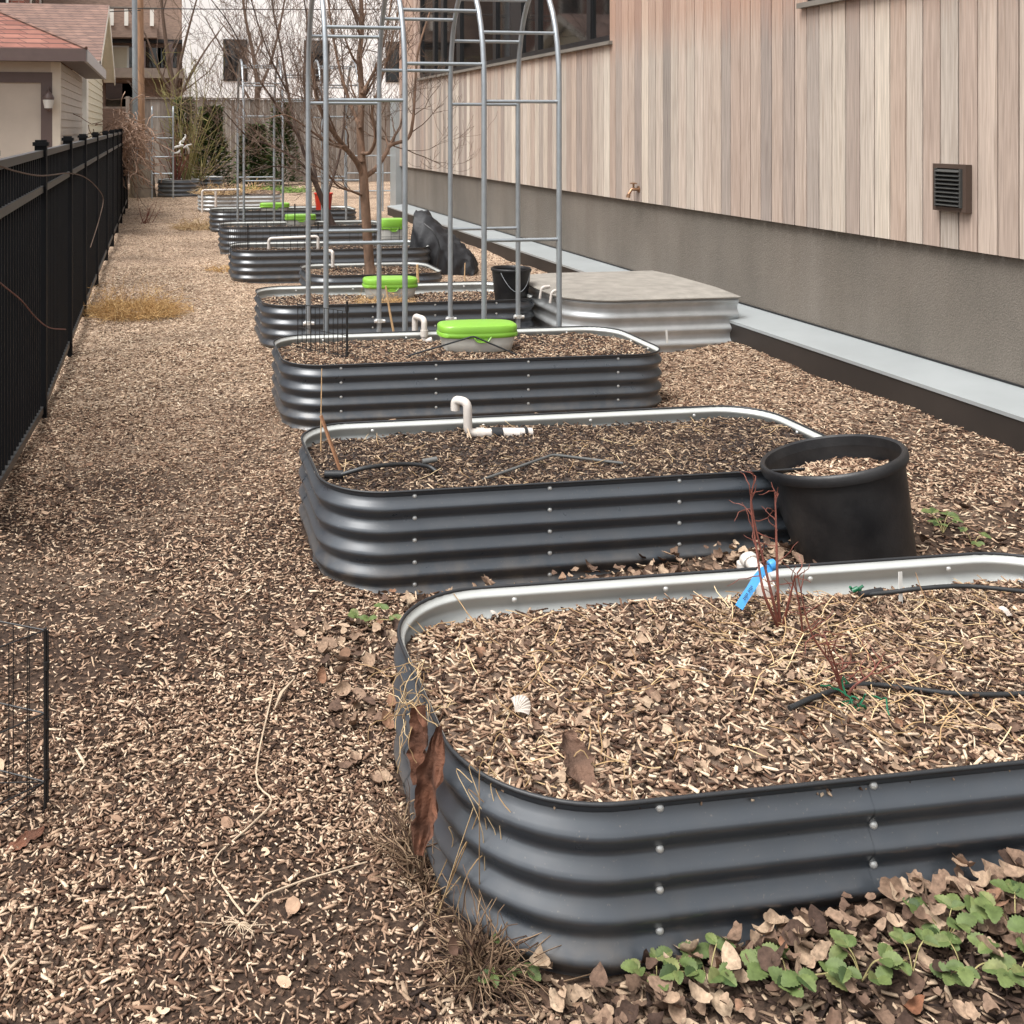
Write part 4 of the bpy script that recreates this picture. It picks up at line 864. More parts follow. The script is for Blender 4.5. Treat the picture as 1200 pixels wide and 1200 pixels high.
# ================================================================== BLACK BUCKET, FABRIC HEAP, GRASS CLUMPS
p = at(599, 355, .255); BK = pot('bucket', .128, .155, .30, .02, .008, .20, 'pot_black', 'small black bucket standing in the right end of a raised bed', 'bucket', (p.x, p.y, .24), n=36)
mb = MB(); mb.tube([Vector((.145*math.cos(a), .145*math.sin(a)-.02, .285-.16*math.sin((a+2.6)/2.1*math.pi))) for a in np.linspace(-2.6, -.5, 14)], .0025, 5); mb.build('bail_handle', M['zinc'], BK, smooth=True)
mb = MB(); mb.add([(.1425*math.cos(a), .1425*math.sin(a), z) for z in (.17,.225) for a in np.linspace(-2.75,-2.3,5)], [(i,i+1,i+6,i+5) for i in range(4)]); mb.build('label_sticker', M['label'], BK)
p = at(522, 322, 0); mb = MB(); nu, nv = 60, 44; vs = []; rr = random.Random(5)
for i in range(nu+1):
    u = i/nu
    for j in range(nv+1):
        v = j/nv; a = math.pi*v
        hgt = (.80-.10*u-.62*max(0, u-.22)**1.0)*(1-.9*max(0, u-.93)/.07*.6)*(1 if u > .05 else .55+9*u)
        wdt = .34*(.75+.35*math.sin(math.pi*min(1, u+.15)))
        x = -.46+1.0*u+.03*math.sin(6*v); y = -wdt*math.cos(a)
        z = hgt*(math.sin(a)**.55 if 0 < v < 1 else 0)
        k = .010*(math.sin(14*u+9*v)+math.sin(41*u-26*v)*.8+.9*math.sin(37*v+16*u+3*math.sin(9*u))); vs.append((x+k*.6, y+k, max(0, z+k*(z > .03))))
mb.add(vs, [(i*(nv+1)+j, (i+1)*(nv+1)+j, (i+1)*(nv+1)+j+1, i*(nv+1)+j+1) for i in range(nu) for j in range(nv)]+[tuple(range(nv, -1, -1)), tuple(nu*(nv+1)+j for j in range(nv+1))])
o = mb.build('fabric_heap', M['tarp'], smooth=True); o.scale = (.76, .85, .9); o.location = (p.x+.02, p.y+.25, -.01); o.rotation_euler = (0,0,R(-28)); tag(o, 'slumped black fabric sack heaped on the chips by the building', 'sack')
mb = MB(); mb.tube(smooth_path([wp(497,262,11.4), wp(508,272,11.3), wp(515,290,11.25), wp(512,312,11.25), wp(520,322,11.3)], 6), .008, 6); m = mb.build('drawstring', M['black_plastic'], smooth=True); m.parent = o; m.matrix_parent_inverse = Matrix.LocRotScale(o.location, o.rotation_euler, o.scale).inverted()
def clump(c, N, rad, h, mat, label, name='dry_grass_clump', cat='dry grass', r=.0022, lean=1.4, grav=.25, squ=1):
    mb = MB(); tuft(mb, (0,0,0), N, rad, h, r, lean, grav, .42, 6, 3)
    for i, (x, y, z) in enumerate(mb.v):
        if z < .004: mb.v[i] = (x, y, .004+abs(z)*.25)
    o = mb.build(name, M[mat], smooth=True); o.location = c; return tag(o, label, cat)
p = at(158, 372); clump((p.x, p.y+.15, gzf(p.x, p.y)), 1500, .36, .34, 'straw_gold', 'golden dry grass clump flattened on the path beside the fence', lean=2.2, grav=.28)
p = at(232, 268); clump((p.x, p.y, 0), 500, .34, .32, 'straw', 'tan dried plant clump left of the farthest dark grey beds', r=.0035)
p = at(262, 318); clump((p.x, p.y, 0), 160, .18, .16, 'straw_gold', 'sparse brown dry tuft beside the wire-ringed bed', r=.003)
p = wp(262, 226, 22.1); clump((p.x, 22.1, .33), 700, .55, .30, 'straw', 'straw heap on top of the pale galvanized bed', r=.005, lean=2)
q = B4.W(-.08, -.1, .27); clump(q, 260, .22, .16, 'straw_gold', 'dry straw tuft in front of the second lime-lidded tub', r=.0018, lean=1.6)
p = wp(270, 212, 27); clump((p.x, 26.6, 0), 500, .7, .5, 'straw_gold', 'rust brown dried perennials heaped before the plank fence', r=.008, lean=2)
p = at(320, 224); clump((p.x, p.y, 0), 900, 1.1, .20, 'turf', 'green grass patch showing on the bare soil past the beds', name='grass_patch', cat='grass', r=.010, lean=1.2)
# loose runners of vine on fence
for pts, lab in (([(0,585),(20,610),(40,640),(55,668),(66,684),(76,688)], None),):
    pass
mb = MB(); mb.tube(smooth_path([Vector((FX+.03, wy(x, FX+.03), zx(x, y, FX+.03))) for x, y in ((-12,322),(8,338),(25,352),(42,372),(58,384),(77,386))], 5), .0035, 6); tag(mb.build('vine_stem', M['reddish'], smooth=True), 'thin reddish vine stem trailing across the near fence panel', 'vine')
mb = MB(); mb.tube(smooth_path([Vector((FX+.045, wy(x, FX+.045), zx(x, y, FX+.045))) for x, y in ((-8,192),(20,201),(50,206),(80,203),(98,207),(112,218),(121,233),(116,258),(106,290))], 5), .004, 6); tag(mb.build('vine_stem', M['twig'], smooth=True), 'arching grey vine stem along the upper fence rail', 'vine')
vc = wp(148, 168, 20.5); vr = empty('dried_vine', (FX, 20.5, 0), 'tangled brown dried vine draped over the far end of the black fence', 'vine'); mb = MB(); m2 = MB()
for _ in range(260):
    a = Vector((rnd.gauss(.06,.12), rnd.gauss(0,.5), 1.40+rnd.gauss(.05,.2))); mb.tube(strand(a, (rnd.gauss(0,1), rnd.gauss(0,1), rnd.gauss(-.2,1)), rnd.uniform(.4,1.1), 8, .45, .12), .009, 4, cap=False)
for _ in range(16):
    a = Vector((rnd.gauss(.03,.10), rnd.gauss(0,.5), 1.2+rnd.gauss(0,.2))); m2.tube(strand(a, (rnd.gauss(.3,.4), rnd.gauss(0,.4), -1), rnd.uniform(.5,1.2), 8, .3, .1), .005, 4, cap=False)
mb.build('vine_tangle', plain('vine_brown', S(148,120,100), .8, var=.4, vscale=12), vr, smooth=True); m2.build('hanging_stems', M['twig'], vr, smooth=True)
def multi_stem(c, n, h, spread, r, mat, label, name, cat, seed, twigs=3):
    rr = random.Random(seed); root = empty(name, c, label, cat); mb = MB(); tw = MB()
    for _ in range(n):
        d = Vector((rr.gauss(0, spread), rr.gauss(0, spread), 1)); s = strand((rr.gauss(0,.05), rr.gauss(0,.05), 0), d, h*rr.uniform(.6,1.1), 8, .10, -.02, rr)
        mb.tube(s, [r*(1-.8*i/8) for i in range(9)], 5, cap=False)
        for _k in range(twigs):
            q = s[rr.randint(2, 8)]; tw.tube(strand(q, (rr.gauss(0,.7), rr.gauss(0,.7), .6), h*rr.uniform(.12,.32), 5, .2, 0, rr), [r*.45*(1-.15*i) for i in range(6)], 4, cap=False)
    mb.build('stems', M[mat], root, smooth=True); tw.build('twigs', M[mat], root, smooth=True); return root
p = at(172, 262); multi_stem((p.x, p.y, 0), 12, .55, .5, .006, 'reddish', 'low bare sapling sprouting on the path in front of the stump', 'bare_shrub', 'shrub', 21, 1)
multi_stem((.45, 26.7, .36), 30, 1.7, .16, .012, 'reddish', 'dense red-brown canes growing in the round bed under the short trellis', 'raspberry_canes', 'canes', 22, 0)
multi_stem((.72, 26.9, .36), 16, 3.6, .14, .022, 'olive', 'tall olive multi-stemmed bush behind the short trellis', 'tall_bush', 'bush', 23, 5)
multi_stem((1.0, 27.3, .36), 30, 1.8, .55, .012, 'olive', 'arching olive grass stems leaning right from the far round beds', 'arching_grass', 'grass', 24, 0)
mb = MB(); 
for _ in range(7): mb.tube(strand(wp(213,172,26.2)+Vector((rnd.gauss(0,.05),0,rnd.gauss(0,.05))), (rnd.gauss(0,1),0,rnd.gauss(-.3,1)), .25, 4, .3), [.02,.03,.028,.02,.015], 5)
tag(mb.build('cloth_tie', M['label'], smooth=True), 'white cloth strip tied round the canes by the short trellis', 'cloth')
# stump
p = at(167, 231); mb = MB(); mb.lathe([(.33,-.05),(.31,.1),(.285,.45),(.28,.88),(.26,.93),(.12,.94),(0,.945)], 26)
for i, v in enumerate(mb.v): a = math.atan2(v[1], v[0]); k = 1+.05*math.sin(5*a)+.03*math.sin(11*a+v[2]*3); mb.v[i] = (v[0]*k, v[1]*k, v[2])
o = mb.build('tree_stump', M['stone'], smooth=True); o.location = (p.x, p.y+.2, 0); tag(o, 'weathered grey tree stump at the end of the black fence', 'stump')
# red bucket and other small far things
p = wp(378, 243, 17.5); rb = pot('red_bucket', .12, .15, .32, .02, .01, .2, 'red', 'red plastic bucket among the far beds', 'bucket', (p.x, 17.4, .29), n=24)

# ================================================================== ARCH TRELLISES
def trellis(xs, y0, y1, zb, zt, label, rows, clamps=True, rad=.0185):
    root = empty('arch_trellis', (xs[0], (y0+y1)/2, 0), label, 'trellis', 'galvanized arch trellises'); c = (y1-y0)/2; yc = (y0+y1)/2
    hs = zt-c*1.75
    def arch(x): 
        pts = [(0,0)]
        return [(x-xs[0], y0-yc, zb)]+[(x-xs[0], y0-yc, zb+(hs-zb)*k/4) for k in (1,2,3)]+[(x-xs[0], -c*math.cos(a), hs+(zt-hs)*math.sin(a)) for a in np.linspace(0, math.pi, 17)]+[(x-xs[0], y1-yc, zb+(hs-zb)*k/4) for k in (3,2,1,0)]
    for x in xs:
        mb = MB(); mb.tube(arch(x), rad, 10); a = mb.build('arch_tube', M['zinc'], root, smooth=True)
        if clamps:
            for zc in (.235,):
                m2 = MB(); cx_, cy_ = x-xs[0], y1-yc; m2.tube([(cx_,cy_,zc-.012),(cx_,cy_,zc+.012)], rad*1.55, 10); m2.tube([(cx_-.034,cy_-.012,zc),(cx_+.034,cy_-.012,zc)], .008, 8); m2.tube([(cx_+.022,cy_-.02,zc),(cx_+.04,cy_-.02,zc)], .013, 6); m2.tube([(cx_-.04,cy_-.02,zc),(cx_-.022,cy_-.02,zc)], .013, 6); m2.build('pipe_clamp', M['zincbolt'], a, smooth=True)
    for k, (xa, xb) in enumerate(zip(xs, xs[1:])):
        for z in rows[k % len(rows)]:
            if z > hs: yy = c*math.sqrt(max(0, 1-((z-hs)/(zt-hs))**2))
            else: yy = c
            for sgn in ((-1, 1) if yy > .02 else (1,)):
                mb = MB(); mb.tube([(xa-xs[0]+.012, sgn*yy, z), (xb-xs[0]-.012, sgn*yy, z)], rad*.66, 8); mb.build('rung', M['zinc'], root, smooth=True)
    return root
ra = [.905, 1.845, 2.33, 2.60]; rb_ = [2.09, 2.46]; rc = [.905, 1.84, 2.31, 2.60]
trellis([1.085, 1.615, 2.16, 2.69], 6.90, 7.74, .02, 2.68, 'tall galvanized arch trellis spanning between the two nearest lime-tub beds', [ra, rb_, rc])
trellis([1.23, 1.80, 2.38, 2.95], 15.5, 16.7, .02, 2.70, 'galvanized arch trellis farther back among the tree branches', [ra, rb_, rc], False)
trellis([-.14, .36], 25.75, 26.05, .02, 2.20, 'short narrow galvanized trellis in the small round bed', [[.6, 1.0, 1.45, 1.95]], False, .02)
def frame_trellis():
    root = empty('pipe_trellis', (3.6, 20.5, 0), 'low galvanized pipe trellis standing behind the fruit tree', 'trellis')
    for x in (0, .75, 1.5):
        mb = MB(); mb.tube([(x,0,0),(x,0,1.15)], .018, 8); mb.build('upright', M['zinc'], root, smooth=True)
    for z in (.45, .8, 1.14):
        mb = MB(); mb.tube([(0,0,z),(1.5,0,z)], .014, 8); mb.build('crossbar', M['zinc'], root, smooth=True)
frame_trellis()

# ================================================================== WINDOW WELL (galvanized, covered)
ww = empty('window_well', (3.75, 8.1, 0), 'galvanized corrugated window well with a weathered grey cover against the building', 'window well')
def wwp(s):                                         # open U against the wall: front, rounded corners, left side, back
    x0, x1, y0, y1, r = 2.99, 4.31, 7.42, 8.80, .36; fr = x1-(x0+r); arc = math.pi*r/2; lf_ = (y1-y0)-2*r
    if s <= fr: return (x1-s, y0, 0, -1)
    s -= fr
    if s <= arc: a = s/r; return (x0+r-r*math.sin(a), y0+r-r*math.cos(a), -math.sin(a), -math.cos(a))
    s -= arc
    if s <= lf_: return (x0, y0+r+s, -1, 0)
    s -= lf_
    if s <= arc: a = s/r; return (x0+r-r*math.cos(a), y1-r+r*math.sin(a), -math.cos(a), math.sin(a))
    s -= arc; return (x0+r+s, y1, 0, 1)
Lt = 2*(4.31-2.99-.36)+math.pi*.36+(8.80-7.42-.72); n = 90; nz = 44; vs = []
def ww_off(z): return .016*max(-.35, math.cos(2*math.pi*(z-.05)/.105))
for i in range(n+1):
    x, y, a, b = wwp(Lt*i/n)
    for j in range(nz+1): z = -.05+.44*j/nz; q = ww_off(z); vs.append((x+a*q-3.75, y+b*q-8.1, z))
mb = MB(); mb.add(vs, [(i*(nz+1)+j, i*(nz+1)+j+1, (i+1)*(nz+1)+j+1, (i+1)*(nz+1)+j) for i in range(n) for j in range(nz)]); mb.build('corrugated_wall', M['galv'], ww, smooth=True)
mb = MB(); pts = [wwp(Lt*i/n) for i in range(n+1)]; N = len(pts); top = []; 
o1 = [(x+a*.03-3.75, y+b*.03-8.1) for x, y, a, b in pts]
for z in (.385, .40): top.append([(x, y, z) for x, y in o1])
cen = [(min(.56, x*.94+.01), y*.93, .412) for x, y in o1]; cen2 = [(min(.56, x*.5+.28), y*.5, .418) for x, y in o1]
rows = top+[cen, cen2]; v = [p for r_ in rows for p in r_]
mb.add(v, [(k*N+i, k*N+i+1, (k+1)*N+i+1, (k+1)*N+i) for k in range(3) for i in range(N-1)]+[(0,N,N*2-1,N-1), (N,2*N,3*N-1,2*N-1), (2*N,3*N,4*N-1,3*N-1)]); mb.add(cen2, [tuple(range(N))]); mb.build('cover', M['cover'], ww, smooth=True)
mb = MB(); mb.tube([(x, y, .392) for x, y in [(x+(.004 if 0 else 0), y) for x, y in o1]], .010, 6); mb.build('cover_edge', M['cover'], ww, smooth=True)
for px in (640, 652):
    k = min(range(N), key=lambda i: abs(px-(CX+F*((pts[i][0]*CP-pts[i][1]*SP)/(pts[i][0]*SP+pts[i][1]*CP))) + (0 if pts[i][1] < 8.0 else 999)))
    x, y, a, b = pts[k]; x -= 3.75; y -= 8.1; mb = MB(); mb.tube(bend_path([(x-a*.03, y-b*.03, .425), (x+a*.035, y+b*.035, .422), (x+a*.05, y+b*.05, .33)], .03), .011, 8); mb.build('cover_clip', M['white_pvc'], ww, smooth=True)

# ================================================================== CEDAR BUILDING
BX = 4.575; bd = empty('cedar_building', (4.6, 10, 0), 'modern building clad in weathered vertical cedar boards on a grey stucco base', 'building')
def bb(name, mat, boxes, parent=bd, M_=None):
    mb = MB()
    for q in boxes: mb.box(q[0]-4.6, q[1]-4.6, q[2]-10, q[3]-10, q[4], q[5])
    return mb.build(name, M[mat] if isinstance(mat, str) else mat, parent)
YE = 20.0
bb('stucco_base', 'stucco', [(4.615, 12, 2, YE-.02, -.3, 1.02)])
bb('wall', 'grey_sill', [(4.66, 12, 2, YE-.02, 1.02, 2.55), (4.66, 12, 2, YE-.02, 4.6, 6), (4.66, 12, 7.05, 10.25, 2.55, 4.6), (4.66,12,18.5,YE-.02,2.55,4.6)])
mb = MB(); y = 3.0; rr = random.Random(4)
zb0 = .955
wins = [(10.30, 18.45, 2.55, 4.4), (1.5, 6.99, 2.55, 4.4)]
while y < YE:
    w = .147; ya, yb = y, y+w-.0105; m_ = (ya+yb)/2; spans = [(zb0, 6.0)]
    for a, b, z0, z1 in wins:
        if a-.01 < m_ < b+.01: spans = [(zb0, z0), (z1, 6.0)]
    ev = 5.385, 5.648
    for z0, z1 in spans:
        x0 = BX+rr.uniform(0,.003); e = .0025
        v = [(x0+e, ya, z0),(x0, ya+e, z0),(x0, yb-e, z0),(x0+e, yb, z0),(4.605, yb, z0),(4.605, ya, z0)]; v = [(a-4.6, b-10, c) for a, b, c in v]; v += [(a, b, z1) for a, b, c in v]
        mb.add(v, [(i, (i+1)%6, (i+1)%6+6, i+6) for i in range(6)]+[(5,4,3,2,1,0),(6,7,8,9,10,11)])
    y += w
mb.build('cedar_cladding', M['cedar'], bd)
bb('stucco_return', 'ledge_top', [(4.50, 4.90, YE, YE+.5, -.1, 2.2)])
bb('cladding_shadow_backing', 'frame_black', [(4.606, 4.66, 2.9, YE-.03, .97, 2.54), (4.606, 4.66, 7.05, 10.25, 2.54, 6)], bd).name = 'joint_shade_backing'  # black sheet behind the boards that puts shade into the joints
def ledge(y0, y1):
    mb = MB(); v = [(4.25,0,-.1),(4.25,0,.205),(4.256,0,.214),(4.618,0,.250),(4.618,0,-.1)]; n = 5
    vv = [(x-4.6, yy-10, z) for yy in (y0, y1) for x, _, z in v]; mb.add(vv, [(0,5,6,1),(2,7,8,3),(4,3,2,1,0),(5,6,7,8,9)]); o = mb.build('foundation_ledge', M['black_ledge'], bd)
    m2 = MB(); a = [(4.244,.196),(4.244,.2165),(4.252,.2185),(4.616,.2545)]; vv = [(x-4.6, yy-10, z) for yy in (y0-.003, y1+.003) for x, z in a]; m2.add(vv, [(0,4,5,1),(1,5,6,2),(2,6,7,3)]); m2.build('metal_flashing', M['ledge_top'], o)
ledge(2.5, 19.6)
bb('sealant_line', 'frame_black', [(4.602, 4.613, 2.5, 19.6, .256, .266)])
# windows
def window(y0, y1, z0, z1, mulls, nm='window'):
    root = bb(nm, 'frame_black', [(4.59, 4.66, y0, y1, z0, z0+.07), (4.59, 4.66, y0, y0+.07, z0+.07, z1), (4.59, 4.66, y1-.07, y1, z0+.07, z1), (4.59, 4.66, y0+.07, y1-.07, z1-.07, z1)])
    ys = [y0+.07]
    for m_, w in mulls: bb('mullion', 'frame_black', [(4.592, 4.66, m_-w/2, m_+w/2, z0+.07, z1-.07)], root).location = (0,0,0); ys += [m_-w/2, m_+w/2]
    ys.append(y1-.07)
    for a, b in zip(ys[::2], ys[1::2]): bb('pane', 'dark_glass', [(4.625, 4.64, a, b, z0+.07, z1-.07)], root)
    s = bb('sill', 'grey_sill', [(4.535, 4.66, y0-.03, y1+.03, z0-.032, z0+.004)], root); return root
window(10.30, 18.45, 2.555, 4.4, [(10.92,.10), (12.53,.12), (13.3,.42), (14.2,.14), (16.0,.2), (16.95,.16), (17.5,.12)])
window(1.5, 6.99, 2.555, 4.4, [(4.2,.12)])
# vent and tap
va = zx(1120,190,4.5); vt = bb('exhaust_vent', 'brown_vent', [(4.535, 4.5745, 5.385, 5.41, 1.175, 1.45), (4.535, 4.5745, 5.622, 5.648, 1.175, 1.45), (4.535, 4.5745, 5.41, 5.622, 1.175, 1.20), (4.535, 4.5745, 5.41, 5.622, 1.425, 1.45), (4.565,4.5745,5.41,5.622,1.20,1.425)])
mb = MB()
for k in range(9):
    z = 1.208+k*.0245; mb.bar((4.515-4.6, 5.516-10, z), (4.560-4.6, 5.516-10, z+.022), .19, .004)
mb.box(4.522-4.6, 4.564-4.6, 5.412-10, 5.424-10, 1.20, 1.425); mb.box(4.522-4.6, 4.564-4.6, 5.608-10, 5.62-10, 1.20, 1.425)
mb.build('louvre', M['grey_vent'], vt)
tz = zx(740, 224, 4.52); mb = MB(); X = -.1; yy = wy(740, 4.5)-10
mb.tube([(0,yy,tz+.02),(X,yy,tz+.02),(X-.03,yy,tz-.03)], .016, 10); mb.tube([(X+.02,yy,tz+.03),(X+.02,yy,tz+.07)], .010, 8); mb.lathe([(.012,0),(.035,.004),(.035,.012),(.012,.016)], 12, M=Matrix.Translation((X+.02,yy,tz+.07))); mb.tube([(-.026,yy-.0,tz+.02),(-.03,yy,tz+.02)], .034, 12); mb.tube([(X-.03,yy,tz-.03),(X-.035,yy,tz-.06)], .02, 10)
mb.build('garden_tap', M['brass'], bd, smooth=True)

# ================================================================== TREES
def grow(mb, tw, p, d, L, r, depth, rr, up=.05, wob=.16, kids_=(2,3), twig_r=.004, spread=.6):
    n = 6; pts = [Vector(p)]; d = Vector(d).normalized()
    for i in range(n):
        d = (d+Vector((rr.gauss(0,wob), rr.gauss(0,wob), rr.gauss(0,wob)+up))).normalized(); pts.append(pts[-1]+d*(L/n))
    rs = [max(twig_r*.5, r*(1-.55*i/n)) for i in range(n+1)]; (mb if r > .011 else tw).tube(pts, rs, 7 if r > .02 else 4 if r > .006 else 3, cap=False)
    if depth <= 0: return
    for _ in range(rr.randint(*kids_)):
        i = rr.randint(2, n); ax = Vector((rr.gauss(0,1), rr.gauss(0,1), rr.gauss(0,.6))); nd_ = (d+ax.normalized()*spread*rr.uniform(.6,1.4)).normalized()
        grow(mb, tw, pts[i], nd_, L*rr.uniform(.5,.85), rs[i]*rr.uniform(.45,.7), depth-1, rr, up, wob, kids_, twig_r, spread)
def tree(name, base, limbs, label, mat='bark', seed=1, depth=3, tw_mat=None, sub=4, kids_=(2,3), up=.06, twig=.004, Lf=.75):
    rr = random.Random(seed); root = empty(name, base, label, 'tree'); mb = MB(); br = MB(); tw = MB(); b = Vector(base)
    for k, (pts, r0, r1) in enumerate(limbs):
        sp = smooth_path([Vector(p)-b for p in pts], 6); n = len(sp); rs = [r0+(r1-r0)*i/(n-1) for i in range(n)]
        if k == 0: rs[0] *= 1.35; rs[1] *= 1.15
        (mb if k == 0 else br).tube(sp, rs, 10, cap=True)
        if k or len(limbs) == 1:
            for _ in range(sub):
                i = rr.randint(n//4, n-1); d = (sp[min(n-1, i+1)]-sp[i-1]).normalized()+Vector((rr.gauss(0,.6), rr.gauss(0,.6), rr.gauss(.2,.4)))
                grow(br, tw, sp[i], d, Lf*rr.uniform(.5,1.1), rs[i]*rr.uniform(.35,.6), depth, rr, up, .16, kids_, twig)
    mb.build('trunk', M[mat], root, smooth=True); br.build('branches', M[mat], root, smooth=True); tw.build('twigs', M[tw_mat or mat], root, smooth=True); return root
YT = 9.9; t = lambda x, y, dy=0: wp(x, y, YT+dy)
base = t(434, 318); base.z = .27; fk = t(426, 208)
tree('fruit_tree', base, [([base, t(431,285), t(428,240), fk, t(423,185,.03)], .050, .042),
  ([fk, t(418,190,-.05), t(402,170,-.15), t(386,148,-.25), t(372,118,-.3), t(366,80,-.3), t(360,30,-.35)], .030, .010),
  ([t(424,190), t(422,150,.05), t(424,110,.1), t(421,70,.1), t(424,30,.15), t(420,-60,.2)], .040, .018),
  ([fk, t(440,198,.1), t(452,180,.2), t(458,170,.3), t(478,162,.4), t(484,140,.4), t(486,110,.5), t(490,60,.6), t(505,10,.7)], .026, .009),
  ([t(423,180), t(434,178,-.1), t(440,160,-.2), t(436,130,-.25), t(445,100,-.3), t(456,60,-.4), t(470,0,-.5)], .020, .007),
  ([t(422,150), t(410,120,.1), t(398,80,.15), t(390,40,.2), t(382,-20,.25)], .020, .008),
  ([t(424,110), t(440,80,.2), t(452,40,.3), t(462,-20,.4)], .018, .008),
  ([t(427,230), t(412,224,-.1), t(396,218,-.2), t(380,200,-.35), t(360,190,-.4)], .014, .005),
  ([t(405,172,-.15), t(385,168,-.3), t(360,150,-.4), t(335,135,-.5), t(310,140,-.55)], .014, .004),
  ([t(424,30,.15), t(410,0,.2), t(395,-40,.3)], .016, .008)],
  'bare brown-barked fruit tree with spreading limbs in the short raised bed', 'bark', 5, 3, 'twig', 12, (2,4), .08, .0034, .60)
YT = 14.7; base = t(392, 264); base.z = .25
tree('shrubby_tree', base, [([base, t(378,235), t(366,205)], .048, .036),
  ([t(366,205), t(350,160), t(338,110,.2), t(330,60,.3), t(320,10,.3), t(312,-50,.4)], .026, .008),
  ([t(366,205), t(345,185,-.3), t(315,170,-.5), t(290,160,-.6), t(262,130,-.8)], .020, .006),
  ([t(372,220), t(362,150,.3), t(356,90,.4), t(360,30,.5), t(350,-40,.6)], .024, .009),
  ([t(370,215), t(350,200,-.2), t(320,195,-.4), t(290,200,-.6)], .014, .004),
  ([t(350,160), t(322,120,-.2), t(296,80,-.4), t(270,30,-.6), t(240,-10,-.8)], .018, .005),
  ([t(338,110,.2), t(318,70), t(300,20,-.1), t(285,-40,-.2)], .016, .006),
  ([t(380,240), t(398,180,.3), t(404,120,.4), t(400,50,.5)], .022, .008)],
  'leaning shrubby bare tree with many fine branches behind the fruit tree', 'bark_dark', 9, 3, 'twig', 9, (2,4), .07, .0042, .95)
YT = 36; base = t(205, 200); base.z = 0
tree('bare_tree', base, [([base, t(205,150), t(203,100)], .14, .10), ([t(203,100), t(196,60), t(190,10), t(184,-60)], .09, .03), ([t(203,110), t(212,70), t(222,30), t(236,-20)], .07, .02), ([t(204,130), t(220,95), t(240,60), t(262,30)], .06, .015), ([t(203,110), t(185,80), t(170,40), t(150,10)], .05, .015)],
  'slender bare tree before the brown house, right of the utility pole', 'twig', 12, 2, 'twig', 4, (2,3), .06, .012, 2.0)
YT = 35; base = t(300, 200); base.z = 0
tree('bare_tree', base, [([base, t(300,150), t(302,100)], .12, .09), ([t(302,100), t(296,60), t(286,10), t(280,-60)], .08, .025), ([t(302,110), t(318,70), t(330,20), t(340,-40)], .06, .02), ([t(301,130), t(280,95), t(262,60), t(240,20)], .05, .015)],
  'thin bare tree in front of the white building, near its left window', 'twig', 14, 2, 'twig', 4, (2,3), .06, .012, 2.0)
def evergreen(x, y0, y1, Y, wd, label, seed, N=2600, taper=1.0):
    rr = random.Random(seed); b = wp(x, y0, Y); b.z = 0; h = wp(x, y1, Y).z; root = empty('evergreen_shrub', b, label, 'shrub', 'evergreen shrubs by the plank fence')
    mb = MB(); mb.tube([(0,0,0),(.02,0,h*.5),(0,.02,h*.92)], [.05,.035,.012], 6); mb.build('trunk', M['bark_dark'], root, smooth=True)
    mb = MB()
    for _ in range(N):
        u = rr.random()**.8; a = rr.uniform(0, 6.283); q = wd*(1-u*taper*.85)*(.35+.65*rr.random()**.5)*(1+.25*math.sin(3*a+7*u)); p = Vector((q*math.cos(a), q*math.sin(a), .05+h*u))
        d = Vector((math.cos(a), math.sin(a), rr.uniform(-.1,.9))).normalized(); s = Vector((-math.sin(a), math.cos(a), rr.gauss(0,.4))).normalized(); L = rr.uniform(.08,.2); w = L*.22
        mb.add([p-s*w*.3, p+s*w*.3, p+d*L*.6+s*w, p+d*L, p+d*L*.6-s*w], [(0,1,2,3,4)])
    mb.build('foliage', M['needle'], root)
evergreen(247, 212, 128, 29.5, .50, 'dark green conifer shrub right of the tall olive bush', 3, 3600, .7)
evergreen(298, 206, 150, 30.5, .62, 'dark green shrub in front of the plank fence behind the farther trellis', 4, 3000, .8)
evergreen(330, 190, 120, 31.5, .5, 'slim dark shrub before the plank fence at the right of the farther trellis', 5, 2200, .8)
evergreen(215, 212, 118, 30.5, .36, 'narrow evergreen partly hidden behind the olive bush', 6, 1800, .6)

# ================================================================== BACKDROP: FENCE, POLES, HOUSES
pf = empty('plank_fence', (2.5, 33, 0), 'tall weathered grey wooden plank fence across the far end of the garden', 'fence')
mb = MB(); x = -.95; rr = random.Random(2)
while x < 7.9: w = .138; mb.box(x-2.5, x+w-2.5, -.012+rr.uniform(0,.004), .012, .02, 2.58+rr.uniform(-.01,.01)); x += w+.006
mb.build('plank_panel', M['planks'], pf)
mb = MB(); mb.box(-3.5, 5.42, -.05, .05, 2.595, 2.63); mb.build('cap_rail', M['planks'], pf)
for k in range(5): mb = MB(); mb.box(-3.46+k*2.2, -3.34+k*2.2, -.075, -.02, 0, 2.66); mb.build('post', M['planks'], pf)
p = wp(159, 100, 29.3); mb = MB(); mb.tube([(p.x,29.3,-.1),(p.x-.05,29.3,9)], .075, 12); o = mb.build('metal_pole', M['pole_grey'], smooth=True); tag(o, 'slim grey metal pole rising beside the wooden utility pole', 'pole')
p = wp(166, 100, 29.8); mb = MB(); mb.tube([(p.x,29.8,-.1),(p.x-.05,29.8,4.5),(p.x-.07,29.8,9)], [.115,.105,.095], 14); o = mb.build('utility_pole', M['pole_wood'], smooth=True); tag(o, 'brown wooden utility pole beyond the vine on the fence', 'pole')
for (y0, y1, s, lab) in ((3, 8, .35, 'upper overhead cable crossing in front of the white building'), (11, 12, .2, 'lower overhead cable above the brown shingle roof')):
    a, b = wp(-60, y0+2, 29.6), wp(620 if y0 < 5 else 165, y1, 29.6); mb = MB(); n = 20
    mb.tube([a.lerp(b, i/n)-Vector((0,0,s*4*(i/n)*(1-i/n)*.3)) for i in range(n+1)], .014, 6); tag(mb.build('overhead_cable', M['wire'], smooth=True), lab, 'cable')
